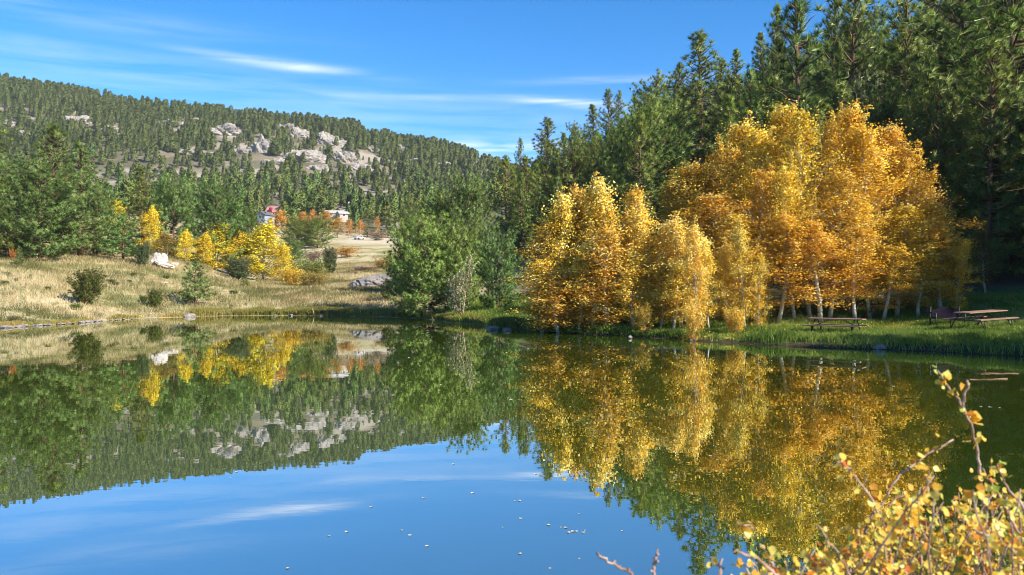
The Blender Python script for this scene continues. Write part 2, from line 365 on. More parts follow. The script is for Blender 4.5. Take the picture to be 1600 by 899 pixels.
def make_water():
    m, nt, out = new_mat('pond_water')
    tc = N(nt, 'ShaderNodeTexCoord')
    mp = N(nt, 'ShaderNodeMapping'); mp.inputs['Scale'].default_value = (0.8, 1.6, 1)
    nt.links.new(tc.outputs['Object'], mp.inputs[0])
    n1 = N(nt, 'ShaderNodeTexNoise'); n1.inputs['Scale'].default_value = 1.1; n1.inputs['Detail'].default_value = 3
    nt.links.new(mp.outputs[0], n1.inputs['Vector'])
    b = N(nt, 'ShaderNodeBump'); b.inputs['Strength'].default_value = 0.0035; b.inputs['Distance'].default_value = 0.25
    nt.links.new(n1.outputs['Fac'], b.inputs['Height'])
    d = N(nt, 'ShaderNodeBsdfDiffuse')
    n3 = N(nt, 'ShaderNodeTexNoise'); n3.inputs['Scale'].default_value = 0.12; n3.inputs['Detail'].default_value = 3
    nt.links.new(tc.outputs['Object'], n3.inputs['Vector'])
    r = ramp(nt, [(0.3, (0.040, 0.066, 0.005)), (0.7, (0.060, 0.085, 0.008))]); nt.links.new(n3.outputs['Fac'], r.inputs[0])
    nt.links.new(r.outputs[0], d.inputs['Color'])
    g = N(nt, 'ShaderNodeBsdfGlossy'); g.inputs['Roughness'].default_value = 0.006
    g.inputs['Color'].default_value = (0.92, 0.95, 0.97, 1)
    nt.links.new(b.outputs[0], g.inputs['Normal'])
    fr = N(nt, 'ShaderNodeFresnel'); fr.inputs['IOR'].default_value = 2.4
    nt.links.new(b.outputs[0], fr.inputs['Normal'])
    mx = N(nt, 'ShaderNodeMixShader')
    ma = N(nt, 'ShaderNodeMath', operation='MULTIPLY_ADD'); ma.inputs[1].default_value = 0.50; ma.inputs[2].default_value = 0.50
    nt.links.new(fr.outputs[0], ma.inputs[0])
    nt.links.new(ma.outputs[0], mx.inputs[0]); nt.links.new(d.outputs[0], mx.inputs[1]); nt.links.new(g.outputs[0], mx.inputs[2])
    nt.links.new(mx.outputs[0], out.inputs[0])
    V = np.array([(-130, 1.0, 0), (130, 1.0, 0), (130, 100, 0), (-130, 100, 0)], float)
    o = obj('water', build_mesh('water', V, [np.array([[0, 1, 2, 3]])], None, [m])); tag(o, kind='structure')

# ------------------------------------------------------------------ plant generators
def orient(V, Fc, Nn):
    """turn faces so that their winding agrees with the given vertex normals"""
    g = np.cross(V[Fc[:, 1]] - V[Fc[:, 0]], V[Fc[:, 2]] - V[Fc[:, 0]])
    fl = (g * Nn[Fc[:, 0]]).sum(1) < 0
    Fc = Fc.copy(); Fc[fl] = Fc[fl][:, ::-1]
    return Fc

def spray(P, D, n, length, width, spread, rng, droop=0.0, puff=0.68):
    """n needles (thin triangles) leaving each point P around direction D; the needles of one tuft share rounded normals"""
    k = len(P)
    d = unit(D[:, None, :] + rng.normal(0, spread, (k, n, 3)))
    d[..., 2] -= droop
    L = length * rng.uniform(0.6, 1.15, (k, n, 1))
    side = unit(np.cross(d, rng.normal(0, 1, (k, n, 3)))) * (width * 0.5)
    b = P[:, None, :] + d * 0.02
    V = np.stack([b - side, b + side, b + d * L], 2).reshape(-1, 3)
    Fc = np.arange(k * n * 3).reshape(-1, 3)
    t = np.clip(rng.normal(0.5, 0.17, (k, 1)) + rng.normal(0, 0.13, (k, n)), 0, 1)
    flat = unit(np.cross(d, side)); ball = unit(d + 0.25 * D[:, None, :])
    sg = np.sign((flat * ball).sum(-1, keepdims=True)); sg[sg == 0] = 1
    Nn = unit(ball * puff + flat * sg * (1 - puff))
    Nn = np.repeat(Nn.reshape(-1, 3), 3, 0)
    return V, orient(V, Fc, Nn), np.repeat(t.reshape(-1), 3), Nn

def leaves(P, size, rng, hang=0.3, tint=None, out=None, ball=None):
    """rhombic leaves at points P"""
    k = len(P)
    a = unit(rng.normal(0, 1, (k, 3)) + (0 if out is None else out) + np.array([0, 0, -hang]))
    s = unit(np.cross(a, rng.normal(0, 1, (k, 3))))
    L = (size * rng.uniform(0.7, 1.25, (k, 1)))
    V = np.stack([P, P + a * L * 0.5 + s * L * 0.45, P + a * L, P + a * L * 0.5 - s * L * 0.45], 1).reshape(-1, 3)
    Fc = np.arange(k * 4).reshape(-1, 4)
    t = np.clip((rng.normal(0.5, 0.2, k) if tint is None else tint + rng.normal(0, 0.16, k)), 0, 1)
    flat = unit(np.cross(s, a))
    if ball is None: Nn = flat
    else:
        sg = np.sign((flat * ball).sum(-1, keepdims=True)); sg[sg == 0] = 1
        Nn = unit(ball * 0.62 + flat * sg * 0.38)
    Nn = np.repeat(Nn, 4, 0)
    return V, orient(V, Fc, Nn), np.repeat(t, 4), Nn

def conifer(name, seed, h, R, base=0.08, shape='cone', nbr=130, mat='pine', tuft=0.40, nn=54, width=0.030, gap=0.15,
            twist=0.5, trunk_r=0.013, dens=1.0, up=0.25, lean=0.03):
    rng = np.random.default_rng(seed)
    tb = MB()
    tz = np.linspace(0, 1, 9)
    bend = np.stack([np.sin(tz * 3 + seed) * lean * h * tz * 0.4, np.cos(tz * 2.3 + seed) * lean * h * tz * 0.4, tz * h], 1)
    def tp(t): return np.array([np.interp(t, tz, bend[:, k]) for k in range(3)])
    tb.tube(bend, h * trunk_r * (1 - tz) ** 0.8 + 0.02, 8)
    bw = MB(); P = []; D = []
    for b in range(nbr):
        t = base + (1 - base) * (b + rng.uniform(0, 1)) / nbr
        if rng.uniform() < gap: continue
        q = (t - base) / (1 - base)
        if shape == 'cone': prof = (1 - q) ** 0.75 * (0.65 + 0.35 * min(1, q * 8))
        elif shape == 'round': prof = math.sqrt(max(0.02, 1 - ((q - 0.32) / 0.69) ** 2)) if q > 0.32 else 0.72 + 0.28 * q / 0.32
        elif shape == 'column': prof = (1 - q ** 2.2) * (0.55 + 0.45 * min(1, q * 5))
        else: prof = math.sqrt(max(0.01, 1 - (2 * q - 1) ** 2))
        az = b * 2.39996 + rng.normal(0, twist)
        L = R * prof * rng.uniform(0.62, 1.12) + 0.12 * R * 0.4
        el = (-0.18 + 0.95 * q ** 1.6) + rng.normal(0, 0.10)
        d0 = np.array([math.cos(az) * math.cos(el), math.sin(az) * math.cos(el), math.sin(el)])
        s = np.linspace(0, 1, 6)
        path = tp(t) + d0 * (s * L)[:, None] + np.array([0, 0, 1.0]) * (up * L * s ** 2.2)[:, None] + rng.normal(0, 0.02 * L, (6, 3)) * s[:, None]
        bw.tube(path, h * 0.0042 * (1 - s) + 0.010, 4)
        def bp(q_): return np.stack([np.interp(q_, s, path[:, k]) for k in range(3)], -1)
        ntw = max(2, int(L / (tuft * 1.25) * 1.25 * dens))
        for ss in np.linspace(0.22, 1.0, ntw):
            o = bp(ss); td = unit(bp(min(1, ss + 0.1)) - bp(ss - 0.1))
            sd = unit(np.cross(td, [0, 0, 1])) * (1 if rng.uniform() < 0.5 else -1)
            tl = (0.10 + 0.34 * (1 - ss) + 0.12 * rng.uniform()) * L * (0.6 if ss > 0.9 else 1)
            tdir = unit(td * 0.75 + sd * rng.uniform(0.35, 1.1) + np.array([0, 0, rng.uniform(-0.1, 0.55)]))
            m = max(1, int(tl / (tuft * 1.5)) + 1)
            for k in range(m):
                P.append(o + tdir * tl * (k + 0.6) / m + rng.normal(0, 0.05, 3))
                D.append(unit(tdir * 0.9 + np.array([0, 0, 0.5])))
    P = np.array(P); D = np.array(D)
    V, Fc, T, Nn = spray(P, D, nn, tuft, width, 0.66, rng)
    crown = build_mesh(name + '_crown', V, [Fc], {'tint': T}, [M[mat]], normals=Nn)
    # boughs travel with the trunk mesh
    tb.V += bw.V; tb.F += [f + tb.n for f in bw.F]; tb.A += bw.A; tb.n += bw.n
    trunk = tb.mesh(name + '_trunk', M['bark_pine'], True)
    return dict(h=float(np.percentile(V[:, 2], 99.9)), R=float(np.percentile(np.hypot(V[:, 0], V[:, 1]), 95)), trunk=trunk, crown=crown, n=len(Fc))

def aspen(name, seed, h, R, base=0.22, nbr=46, leaf=0.078, ncl=13, mat='gold', dens=1.0, bark='bark_aspen', stems=1, spiky=1.0, clsize=0.17):
    rng = np.random.default_rng(seed)
    tb = MB(); C = []; CT = []; CS = []
    for st in range(stems):
        tz = np.linspace(0, 1, 8)
        hh = h * (1 if st == 0 else rng.uniform(0.6, 0.95))
        off = np.zeros(3) if stems == 1 else np.array([rng.normal(0, 0.10 * R), rng.normal(0, 0.10 * R), 0])
        ld = rng.normal(0, 0.035 if stems == 1 else 0.28, 2)
        bend = np.stack([ld[0] * hh * tz + np.sin(tz * 4 + seed) * 0.015 * h, ld[1] * hh * tz + np.cos(tz * 3.1 + seed) * 0.015 * h, tz * hh], 1) + off
        tb.tube(bend, h * 0.0085 * (1 - tz) ** 0.7 + 0.008, 7)
        def tp(t): return np.array([np.interp(t, tz, bend[:, k]) for k in range(3)])
        nb = nbr // stems
        for b in range(nb):
            q = (b + rng.uniform(0, 1)) / nb
            t = base + (0.98 - base) * q
            az = b * 2.39996 + rng.normal(0, 0.6)
            prof = (0.32 + 0.68 * min(1, q * 2.4)) * (1 - q ** 1.7) + 0.06
            L = R * prof * rng.uniform(0.4, 1.4)
            el = 0.30 + 0.85 * q + rng.normal(0, 0.2)
            d0 = np.array([math.cos(az) * math.cos(el), math.sin(az) * math.cos(el), math.sin(el)])
            s = np.linspace(0, 1, 5)
            path = tp(t) + d0 * (s * L)[:, None] + np.array([0, 0, 1]) * (0.22 * L * s ** 2)[:, None] + rng.normal(0, 0.03 * L, (5, 3)) * s[:, None]
            tb.tube(path, h * 0.0022 * (1 - s) + 0.004, 3)
            bt = rng.normal(0.44, 0.17) + 0.16 * (q - 0.4)
            m = max(3, int(L / 0.16 * dens))
            for ss in rng.uniform(0.22, 1.0, m) ** 0.65:
                p = np.array([np.interp(ss, s, path[:, k]) for k in range(3)])
                sp = 0.15 * L * (1.15 - ss); CS.append(rng.uniform(0.6, 1.25))
                C.append(p + rng.normal(0, 1, 3) * np.array([sp, sp, sp * 0.7])); CT.append(bt + rng.normal(0, 0.13))
        # upright shoots rising out of the crown
        for b in range(int(16 * spiky)):
            t0 = rng.uniform(0.45, 0.93); az = rng.uniform(0, 6.283); rr = R * 0.75 * (1 - t0) ** 0.55 * rng.uniform(0.3, 1.0)
            p0 = tp(t0) + np.array([math.cos(az) * rr, math.sin(az) * rr, 0]); ln = rng.uniform(0.09, 0.20) * h
            p1 = p0 + np.array([rng.normal(0, 0.08), rng.normal(0, 0.08), 1.0]) * ln
            tb.tube([p0, (p0 + p1) / 2, p1], [0.008, 0.006, 0.003], 3)
            for ss in rng.uniform(0.1, 1.0, int(ln * 9)):
                CS.append(0.42 - 0.2 * ss); C.append(p0 + (p1 - p0) * ss + rng.normal(0, 0.03, 3)); CT.append(rng.normal(0.66, 0.12))
        # leader spike
        m = int(hh * 2.2 * spiky * dens)
        for ss in rng.uniform(max(base, 0.55), 1.0, m):
            CS.append(0.35 + 1.2 * (1 - ss)); C.append(tp(ss) + rng.normal(0, 0.08, 3) * (1.2 - ss) * 2); CT.append(rng.normal(0.62, 0.12))
    C = np.array(C); CT = np.array(CT)
    off = rng.normal(0, clsize, (len(C), ncl, 3)) * np.array([1, 1, 0.75])
    CS = np.clip(np.array(CS), 0.12, 1.6); off = off * CS[:, None, None]
    P = (C[:, None, :] + off).reshape(-1, 3)
    T = np.repeat(CT, ncl)
    kp = rng.uniform(0, 1, len(P)) < np.repeat(np.clip(CS * 1.1, 0.2, 1), ncl)
    V, Fc, T, Nn = leaves(P[kp], leaf, rng, 0.35, T[kp], ball=unit(off.reshape(-1, 3)[kp] + np.array([0, 0, 0.02])))
    crown = build_mesh(name + '_crown', V, [Fc], {'tint': T}, [M[mat]], normals=Nn)
    trunk = tb.mesh(name + '_trunk', M[bark], True)
    return dict(h=float(np.percentile(V[:, 2], 99.9)), R=float(np.percentile(np.hypot(V[:, 0], V[:, 1]), 95)), trunk=trunk, crown=crown, n=len(Fc))

PROTO = {}
def protos():
    PROTO['cone'] = [conifer('cone_pine', 11, 12, 3.0, 0.04, 'cone', 125, tuft=0.40), conifer('cone_pine', 12, 12, 3.2, 0.06, 'cone', 120, gap=0.2, tuft=0.44), conifer('cone_pine', 13, 12, 3.3, 0.05, 'egg', 120, gap=0.2, tuft=0.44)]
    PROTO['round'] = [conifer('round_pine', 21, 9, 3.9, 0.04, 'round', 120, tuft=0.40, up=0.45), conifer('round_pine', 22, 9, 3.7, 0.05, 'round', 115, tuft=0.42, gap=0.2, up=0.45)]
    PROTO['tall'] = [conifer('tall_pine', 31, 18, 3.9, 0.14, 'column', 135, tuft=0.52, gap=0.22, width=0.036),
                     conifer('tall_pine', 32, 18, 4.2, 0.10, 'column', 135, tuft=0.54, gap=0.26, width=0.036),
                     conifer('tall_pine', 33, 18, 4.0, 0.12, 'cone', 140, tuft=0.52, gap=0.2, width=0.036)]
    PROTO['fir'] = [conifer('fir', 41, 15, 2.9, 0.04, 'cone', 170, tuft=0.40, up=0.05, gap=0.1), conifer('fir', 42, 15, 2.6, 0.05, 'cone', 170, tuft=0.42, up=0.1, gap=0.12)]
    PROTO['young'] = [conifer('young_pine', 51, 4, 1.35, 0.12, 'cone', 60, 'pine_bright', 0.26, 36, 0.022, gap=0.03, dens=1.7)]
    PROTO['juniper'] = [conifer('juniper', 61, 2.6, 1.05, 0.0, 'egg', 120, 'juniper', 0.17, 28, 0.020, gap=0.0, up=0.9, dens=1.5, trunk_r=0.012)]
    PROTO['aspen'] = [aspen('aspen', 70 + k, 9, 1.75 + 0.12 * (k % 3), (0.20, 0.26, 0.17, 0.24, 0.15)[k], 50, 0.080, 50, dens=0.42, clsize=0.24) for k in range(5)]
    PROTO['small_aspen'] = [aspen('small_aspen', 90 + k, 5.5, 1.15, 0.08 + 0.05 * k, 46, 0.074, 42, 'pale_gold', dens=0.46, clsize=0.19) for k in range(3)]
    PROTO['bushy_aspen'] = [aspen('bushy_aspen', 100 + k, 6.5, 1.9, 0.05, 54, 0.13, 22, 'yellow', dens=0.6, clsize=0.25) for k in range(2)]
    PROTO['far_aspen'] = [aspen('far_aspen', 110 + k, 8, 2.2, 0.15, 40, 0.22, 6, 'orange', 0.7, clsize=0.3) for k in range(2)]
    PROTO['willow'] = [aspen('willow', 120 + k, 2.4, 2.0, 0.08, 60, 0.11, 9, 'willow_tan', 1.1, 'bark_shrub', stems=7, spiky=0.6, clsize=0.16) for k in range(2)]
    PROTO['twiggy'] = [aspen('twiggy', 131, 2.2, 0.75, 0.08, 40, 0.06, 9, 'sage', 1.3, 'bark_shrub', stems=3, spiky=0.8, clsize=0.12)]

def plant(kind, name, u, d, label, cat, ytop=None, h=None, wpx=None, group=None, mat=None, var=None, rz=None, sink=0.06, tilt=None, xyz=None):
    g = gp(u, d) if xyz is None else np.array(xyz, float)
    D = g[1]
    if ytop is not None: h = H + (HOR - ytop) * D / F - g[2]
    pr = PROTO[kind][random.randrange(len(PROTO[kind])) if var is None else var % len(PROTO[kind])]
    sz = h / pr['h']
    sx = sz if wpx is None else (wpx * D / F * 0.5) / pr['R']
    r = empty(name, (g[0], g[1], g[2] - sink), random.uniform(0, 6.28) if rz is None else rz, (sx, sx, sz))
    if tilt: r.rotation_euler = (tilt[0], tilt[1], r.rotation_euler[2])
    tag(r, label, cat, group)
    obj('trunk', pr['trunk'], r)
    c = obj('crown', pr['crown'], r)
    if mat: c.material_slots[0].link = 'OBJECT'; c.material_slots[0].material = M[mat]
    return r

# ------------------------------------------------------------------ trees around the pond
ABIG = 'golden aspens of the big clump behind the picnic table'
ALEFT = 'pale gold aspens of the lower clump by the water'
FOR = 'dark conifers of the shaded forest slope'
def place_trees():
    P_ = plant
    # --- left hand slope
    P_('cone', 'pine_tree', -22, 66, 'tall green pine cut off by the left edge of the photo', 'tree', 183, wpx=150, var=1)
    P_('cone', 'pine_tree', 84, 66, 'tallest pointed pine of the group on the left slope', 'tree', 193, wpx=122, var=0, mat='pine_bright')
    P_('round', 'pine_tree', 62, 62, 'broad bushy pine with boughs to the ground, in front on the left slope', 'tree', 244, wpx=122, var=0, mat='pine_bright')
    P_('cone', 'pine_tree', 124, 67, 'pine forming the right shoulder of the left pine group', 'tree', 218, wpx=106, var=1, mat='pine_bright')
    P_('round', 'pine_tree', 152, 72, 'lower pine at the right foot of the left pine group', 'tree', 286, wpx=68, var=1, mat='pine_bright')
    P_('young', 'pine_tree', 12, 61, 'short pine at the left edge beneath the taller ones', 'tree', 322, wpx=50, mat='pine')
    P_('young', 'pine_tree', 192, 67.5, 'small full pine beside the blue-green juniper and white boulder', 'tree', 333, wpx=62)
    P_('young', 'pine_tree', 151, 70, 'thin sapling with bare stem in the gap between pines', 'sapling', 352, wpx=20)
    P_('young', 'pine_sapling', 30, 58, 'tiny bright pine sapling in front of the broad left pine', 'sapling', 383, wpx=15)
    P_('willow', 'autumn_shrub', 21, 60.5, 'little orange shrub at the left edge under the pines', 'shrub', 384, wpx=12, mat='orange')
    P_('cone', 'pine_tree', 222, 84, 'narrow pointed pine behind the white boulder', 'tree', 260, wpx=62, var=0)
    P_('round', 'pine_tree', 272, 86, 'rounded pine between the pointed pine and the broad one', 'tree', 272, wpx=76, var=1, mat='pine_bright')
    P_('round', 'pine_tree', 337, 89, 'broad dark pine above the left yellow aspens', 'tree', 281, wpx=96, var=0, mat='pine_bright')
    P_('round', 'pine_tree', 385, 96, 'duller pine right behind the brightest yellow aspen', 'tree', 318, wpx=55, var=1)
    P_('bushy_aspen', 'aspen_tree', 234, 81, 'leaning yellow aspen with dark trunk between two pines', 'aspen', 320, wpx=36, mat='yellow')
    P_('bushy_aspen', 'aspen_tree', 188, 84, 'yellow aspen peeking out above the small full pine', 'aspen', 312, wpx=40, mat='yellow')
    P_('bushy_aspen', 'aspen_tree', 262, 80, 'low dull gold aspen behind the white boulder', 'aspen', 362, wpx=36, mat='willow_tan')
    P_('bushy_aspen', 'aspen_tree', 291, 80, 'low yellow aspen at the left end of the yellow row', 'aspen', 358, wpx=30, mat='yellow')
    P_('bushy_aspen', 'aspen_tree', 318, 84, 'yellow aspen half hidden at the foot of the broad dark pine', 'aspen', 362, wpx=34, mat='yellow')
    P_('bushy_aspen', 'aspen_tree', 339, 87, 'bright yellow aspen, second of the yellow row', 'aspen', 346, wpx=62, mat='yellow')
    P_('bushy_aspen', 'aspen_tree', 371, 90, 'bright yellow aspen left of the tallest yellow one', 'aspen', 352, wpx=58, mat='yellow')
    P_('bushy_aspen', 'aspen_tree', 413, 90, 'tallest brightest yellow aspen of the yellow row', 'aspen', 344, wpx=74, mat='yellow')
    P_('bushy_aspen', 'aspen_tree', 439, 88, 'slim yellow aspen at the right end of the yellow row', 'aspen', 378, wpx=36, mat='yellow')
    P_('young', 'pine_tree', 305, 54.5, 'lone small pine with a bare trunk near the left shore', 'tree', 402, wpx=54)
    P_('juniper', 'juniper_bush', 135, 47.5, 'largest round juniper bush on the dry left slope', 'bush', 419, wpx=48)
    P_('juniper', 'juniper_bush', 242, 51.5, 'small juniper bush between the large one and the lone pine', 'bush', 450, wpx=24)
    P_('juniper', 'juniper_bush', 224, 52.5, 'tiny low juniper just left of the small juniper bush', 'bush', 461, wpx=12)
    P_('juniper', 'juniper_bush', 223, 66.5, 'blue-green conical juniper touching the white boulder', 'bush', 377, wpx=21, mat='pine_blue')
    P_('juniper', 'juniper_bush', 373, 72, 'grey-green round bush in front of the yellow aspens', 'bush', 401, wpx=36, mat='pine_blue')
    P_('young', 'pine_sapling', 383, 67, 'small dark pine sapling at the foot of the grey-green bush', 'sapling', 433, wpx=17, mat='pine')
    P_('willow', 'autumn_shrub', 458, 76, 'orange-gold shrub just right of the yellow aspens', 'shrub', 409, wpx=44, mat='gold')
    P_('willow', 'autumn_shrub', 488, 74, 'wide rusty gold shrub at the edge of the red meadow', 'shrub', 416, wpx=56, mat='willow_tan')
    P_('willow', 'willow_shrub', 489, 84, 'dome of green willow behind the rusty gold shrub', 'shrub', 399, wpx=64, mat='willow_green')
    P_('round', 'pine_tree', 457, 100, 'dark green young pine behind the green willow', 'tree', 372, wpx=40, mat='pine_bright')
    P_('juniper', 'juniper_bush', 516, 93, 'blue-grey juniper right of the green willow', 'bush', 384, wpx=22, mat='pine_blue')
    P_('round', 'pine_tree', 464, 150, 'left one of the twin broad pines below the houses', 'tree', 341, wpx=50, var=0)
    P_('round', 'pine_tree', 496, 150, 'right one of the twin broad pines below the houses', 'tree', 337, wpx=52, var=1)
    P_('willow', 'autumn_shrub', 540, 122, 'orange domed shrub at the near end of the pale meadow', 'shrub', 383, wpx=46, mat='orange')
    P_('willow', 'brush_shrub', 488, 118, 'reddish bare brush below the twin pines', 'shrub', 388, wpx=34, mat='brush')
    P_('willow', 'brush_shrub', 568, 96, 'grey bare brush left of the gravel heap', 'shrub', 414, wpx=44, mat='brush')
    P_('willow', 'brush_shrub', 552, 92, 'low pale brush on the meadow bank', 'shrub', 424, wpx=30, mat='brush')
    P_('willow', 'autumn_shrub', 597, 98, 'olive-yellow shrub above the gravel heap', 'shrub', 401, wpx=36, mat='willow_tan')
    P_('willow', 'autumn_shrub', 615, 104, 'tan-yellow shrub beside the dark edge of the middle pines', 'shrub', 393, wpx=34, mat='willow_tan')
    P_('willow', 'brush_shrub', 590, 178, 'brown brush line at the far end of the pale meadow', 'shrub', 359, wpx=44, mat='brush')
    P_('willow', 'brush_shrub', 628, 172, 'brown brush mostly hidden behind the middle pines', 'shrub', 362, wpx=30, mat='brush')
    for (u, d, y, w, l) in [(437, 196, 328, 34, 'orange aspen hiding the foot of the red-roofed house'), (423, 190, 340, 20, 'brownish aspen in front of the blue-grey house'),
                            (472, 205, 331, 24, 'orange aspen peeping over the left twin pine'), (488, 207, 328, 24, 'orange aspen peeping over the right twin pine'),
                            (511, 200, 327, 26, 'orange aspen left of the pale-roofed house'), (528, 190, 338, 26, 'round orange aspen in front of the pale-roofed house'),
                            (545, 188, 341, 22, 'orange aspen right of the pale-roofed house'), (563, 192, 343, 18, 'last small orange aspen above the pale meadow'), (589, 200, 338, 14, 'faint orange aspen among pines right of the meadow')]:
        P_('far_aspen', 'aspen_tree', u, d, l, 'aspen', y, wpx=w, group='orange aspens by the houses')
    P_('cone', 'pine_tree', 574, 200, 'pine between the last orange aspens above the meadow', 'tree', 326, wpx=26)
    P_('cone', 'pine_tree', 606, 195, 'pine behind the brown brush line', 'tree', 328, wpx=28)
    P_('tall', 'pine_tree', 640, 190, 'pine rising behind the left side of the middle pines', 'tree', 300, wpx=30)
    # --- middle clump
    P_('round', 'pine_tree', 664, 46.2, 'broad light-green pine in the middle, its boughs over the shore', 'tree', 330, wpx=112, var=0, mat='pine_light')
    P_('round', 'pine_tree', 712, 46.6, 'second broad light-green pine, right half of the middle clump', 'tree', 338, wpx=92, var=1, mat='pine_light')
    P_('round', 'pine_tree', 641, 51, 'dark pine at the left edge of the middle clump', 'tree', 330, wpx=80, var=1)
    P_('round', 'pine_tree', 733, 60, 'rounded pine standing taller behind the middle clump', 'tree', 271, wpx=96, var=0, mat='pine_bright')
    P_('round', 'pine_tree', 692, 62, 'pine on the left behind the middle clump', 'tree', 296, wpx=90, var=1)
    P_('tall', 'pine_tree', 790, 88, 'slim sunlit pine right of the rounded middle pine', 'tree', 243, wpx=66, var=2)
    P_('round', 'pine_tree', 781, 43, 'bright green pine at the right end of the middle clump', 'tree', 358, wpx=70, var=0, mat='pine_bright')
    P_('juniper', 'juniper_bush', 608, 57, 'dark teal juniper in the shade in front of the gravel heap', 'bush', 434, wpx=28, mat='pine_blue')
    P_('twiggy', 'willow_shrub', 722, 41.8, 'thin pale grey-green willow in front of the middle pines', 'shrub', 396, wpx=56)
    P_('young', 'pine_tree', 872, 78, 'small pale conifer against the dark forest left of the aspens', 'tree', 275, wpx=30, mat='pine_bright')
    P_('young', 'pine_tree', 822, 80, 'young conifer in the shade right of the slim sunlit pine', 'tree', 305, wpx=44, mat='pine')
    # --- forest skyline on the right
    sky = [(812, 150, 216, 26, 'tall', 'thin pine spire at the left end of the forest skyline'), (853, 128, 184, 64, 'tall', 'open round-headed pine of the forest skyline, second from its left end'),
           (880, 140, 208, 30, 'fir', 'small fir between the round-headed pine and the next spire'), (900, 150, 191, 36, 'cone', 'narrow fir spire left of the twin-topped trees'),
           (926, 138, 164, 44, 'fir', 'fir standing left of the twin-topped pair'), (952, 150, 139, 44, 'tall', 'left one of the twin-topped pair of the skyline'),
           (968, 140, 141, 36, 'cone', 'right one of the twin-topped pair of the skyline'), (992, 142, 150, 44, 'cone', 'rounded fir below the steep step of the skyline'),
           (1028, 125, 114, 62, 'cone', 'tall pointed fir where the skyline steps upward'), (1060, 110, 98, 60, 'tall', 'pine left of the tallest pointed skyline pine'),
           (1096, 94, 50, 104, 'cone', 'broad bright pine with pointed top left of the big aspens'), (1130, 100, 92, 56, 'cone', 'fir hanging on the right of the broad bright pine'),
           (1152, 105, 76, 46, 'fir', 'thin dark fir spire in the notch of the skyline'), (1187, 100, 52, 52, 'fir', 'bluish fir just left of the towering pine'),
           (1246, 58, -8, 150, 'cone', 'towering pine directly above the big golden aspens'), (1212, 72, 8, 70, 'tall', 'dark pine behind the left side of the towering pine'),
           (1330, 62, -45, 110, 'tall', 'dull olive tree right of the towering pine'), (1365, 58, 108, 58, 'juniper', 'pale grey-green juniper in the gap above the aspens'),
           (1300, 70, -30, 90, 'tall', 'tree behind, between the towering pine and the olive one'), (1415, 54, -50, 120, 'tall', 'big pine right of the olive tree, cut off by the top edge'),
           (1500, 48, -70, 190, 'tall', 'big spreading pine in the upper right with bare limbs showing'), (1585, 46, -90, 190, 'tall', 'big dark pine at the right edge of the photo'),
           (1460, 60, -70, 150, 'tall', 'pine behind the big spreading pine'), (1545, 42, 60, 120, 'cone', 'lower dark pine in front at the right edge'), (1465, 45, 120, 100, 'round', 'dark bushy pine right behind the aspen tops')]
    for i, (u, d, y, w, k, l) in enumerate(sky):
        w *= 1.28
        P_(k, 'fir_tree' if k == 'fir' else ('juniper_bush' if k == 'juniper' else 'pine_tree'), u, d, l, 'bush' if k == 'juniper' else 'tree', y, wpx=w, mat='sage' if k == 'juniper' else None)
    su = np.array([-100, 740, 780, 815, 835, 855, 880, 900, 925, 955, 985, 1005, 1028, 1050, 1095, 1130, 1160, 1185, 1210, 1240, 1300, 1400, 1700])
    sy = np.array([400, 300, 262, 232, 238, 200, 214, 200, 182, 160, 162, 158, 135, 118, 80, 100, 92, 68, 25, 0, -60, -150, -300])
    cnt = 0; tries = 0; pts = []
    rng = np.random.default_rng(5)
    while cnt < 120 and tries < 6000:
        tries += 1
        d = rng.uniform(48, 160) if rng.uniform() < 0.7 else rng.uniform(46, 80); u = rng.uniform(800, 1720)
        if d < 70 and u < 985: continue
        if d < 52 and u < 1280: continue
        g = gp(u, d)
        if any((g[0] - q[0]) ** 2 + (g[1] - q[1]) ** 2 < (3.9 + d * 0.012) ** 2 for q in pts): continue
        yb = HOR - (g[2] - H) * F / g[1]
        lim = (yb - np.interp(u, su, sy) - rng.uniform(4, 40)) * g[1] / F
        h = min(rng.uniform(12, 21), lim)
        if h < 6: continue
        pts.append(g); cnt += 1
        P_(['tall', 'fir', 'cone', 'round', 'tall'][rng.integers(5)], 'conifer_tree', u, d, 'dark conifer standing in the shade within the forest slope', 'tree', h=h, group=FOR, xyz=g)
    # forest that closes the pond beyond the right edge of the picture
    for (x, y, h, k) in [(33.5, 17.5, 16, 'fir'), (30, 20.3, 13, 'cone'), (37.5, 16.5, 18, 'tall'), (39, 14.5, 19, 'fir'), (43, 27.5, 22, 'tall'), (37.5, 30.5, 17, 'fir'), (49, 26, 23, 'tall'), (42, 38, 21, 'tall'), (46, 42, 21, 'cone'), (50, 44, 22, 'tall'), (45, 48, 21, 'tall'), (52, 38, 22, 'tall'), (55, 48, 22, 'cone'), (50, 55, 22, 'tall'), (56, 60, 22, 'tall'), (62, 52, 23, 'tall'), (60, 64, 22, 'tall'), (47, 58, 20, 'cone'), (44, 36, 20, 'cone'), (40, 43, 19, 'cone'), (48, 50, 23, 'cone'), (54, 56, 23, 'cone'), (52, 32, 23, 'cone'), (59, 44, 24, 'cone'), (33, 40, 17, 'tall'), (38, 34, 18, 'tall'), (41, 27, 17, 'cone'), (46, 38, 18, 'tall'), (52, 30, 19, 'fir'),
                         (33, 14, 13, 'cone'), (54, 18, 18, 'tall'), (58, 42, 19, 'cone'), (64, 30, 18, 'tall'), (50, 50, 18, 'tall'), (60, 56, 18, 'fir'), (70, 46, 19, 'tall'), (75, 62, 19, 'fir'), (85, 75, 19, 'tall'), (82, 55, 18, 'tall')]:
        P_(k, 'conifer_tree', 0, 0, 'conifer beyond the right edge of the pond bank', 'tree', h=h, group='conifers beyond the right edge', xyz=(x, y, float(ground(x, y))))
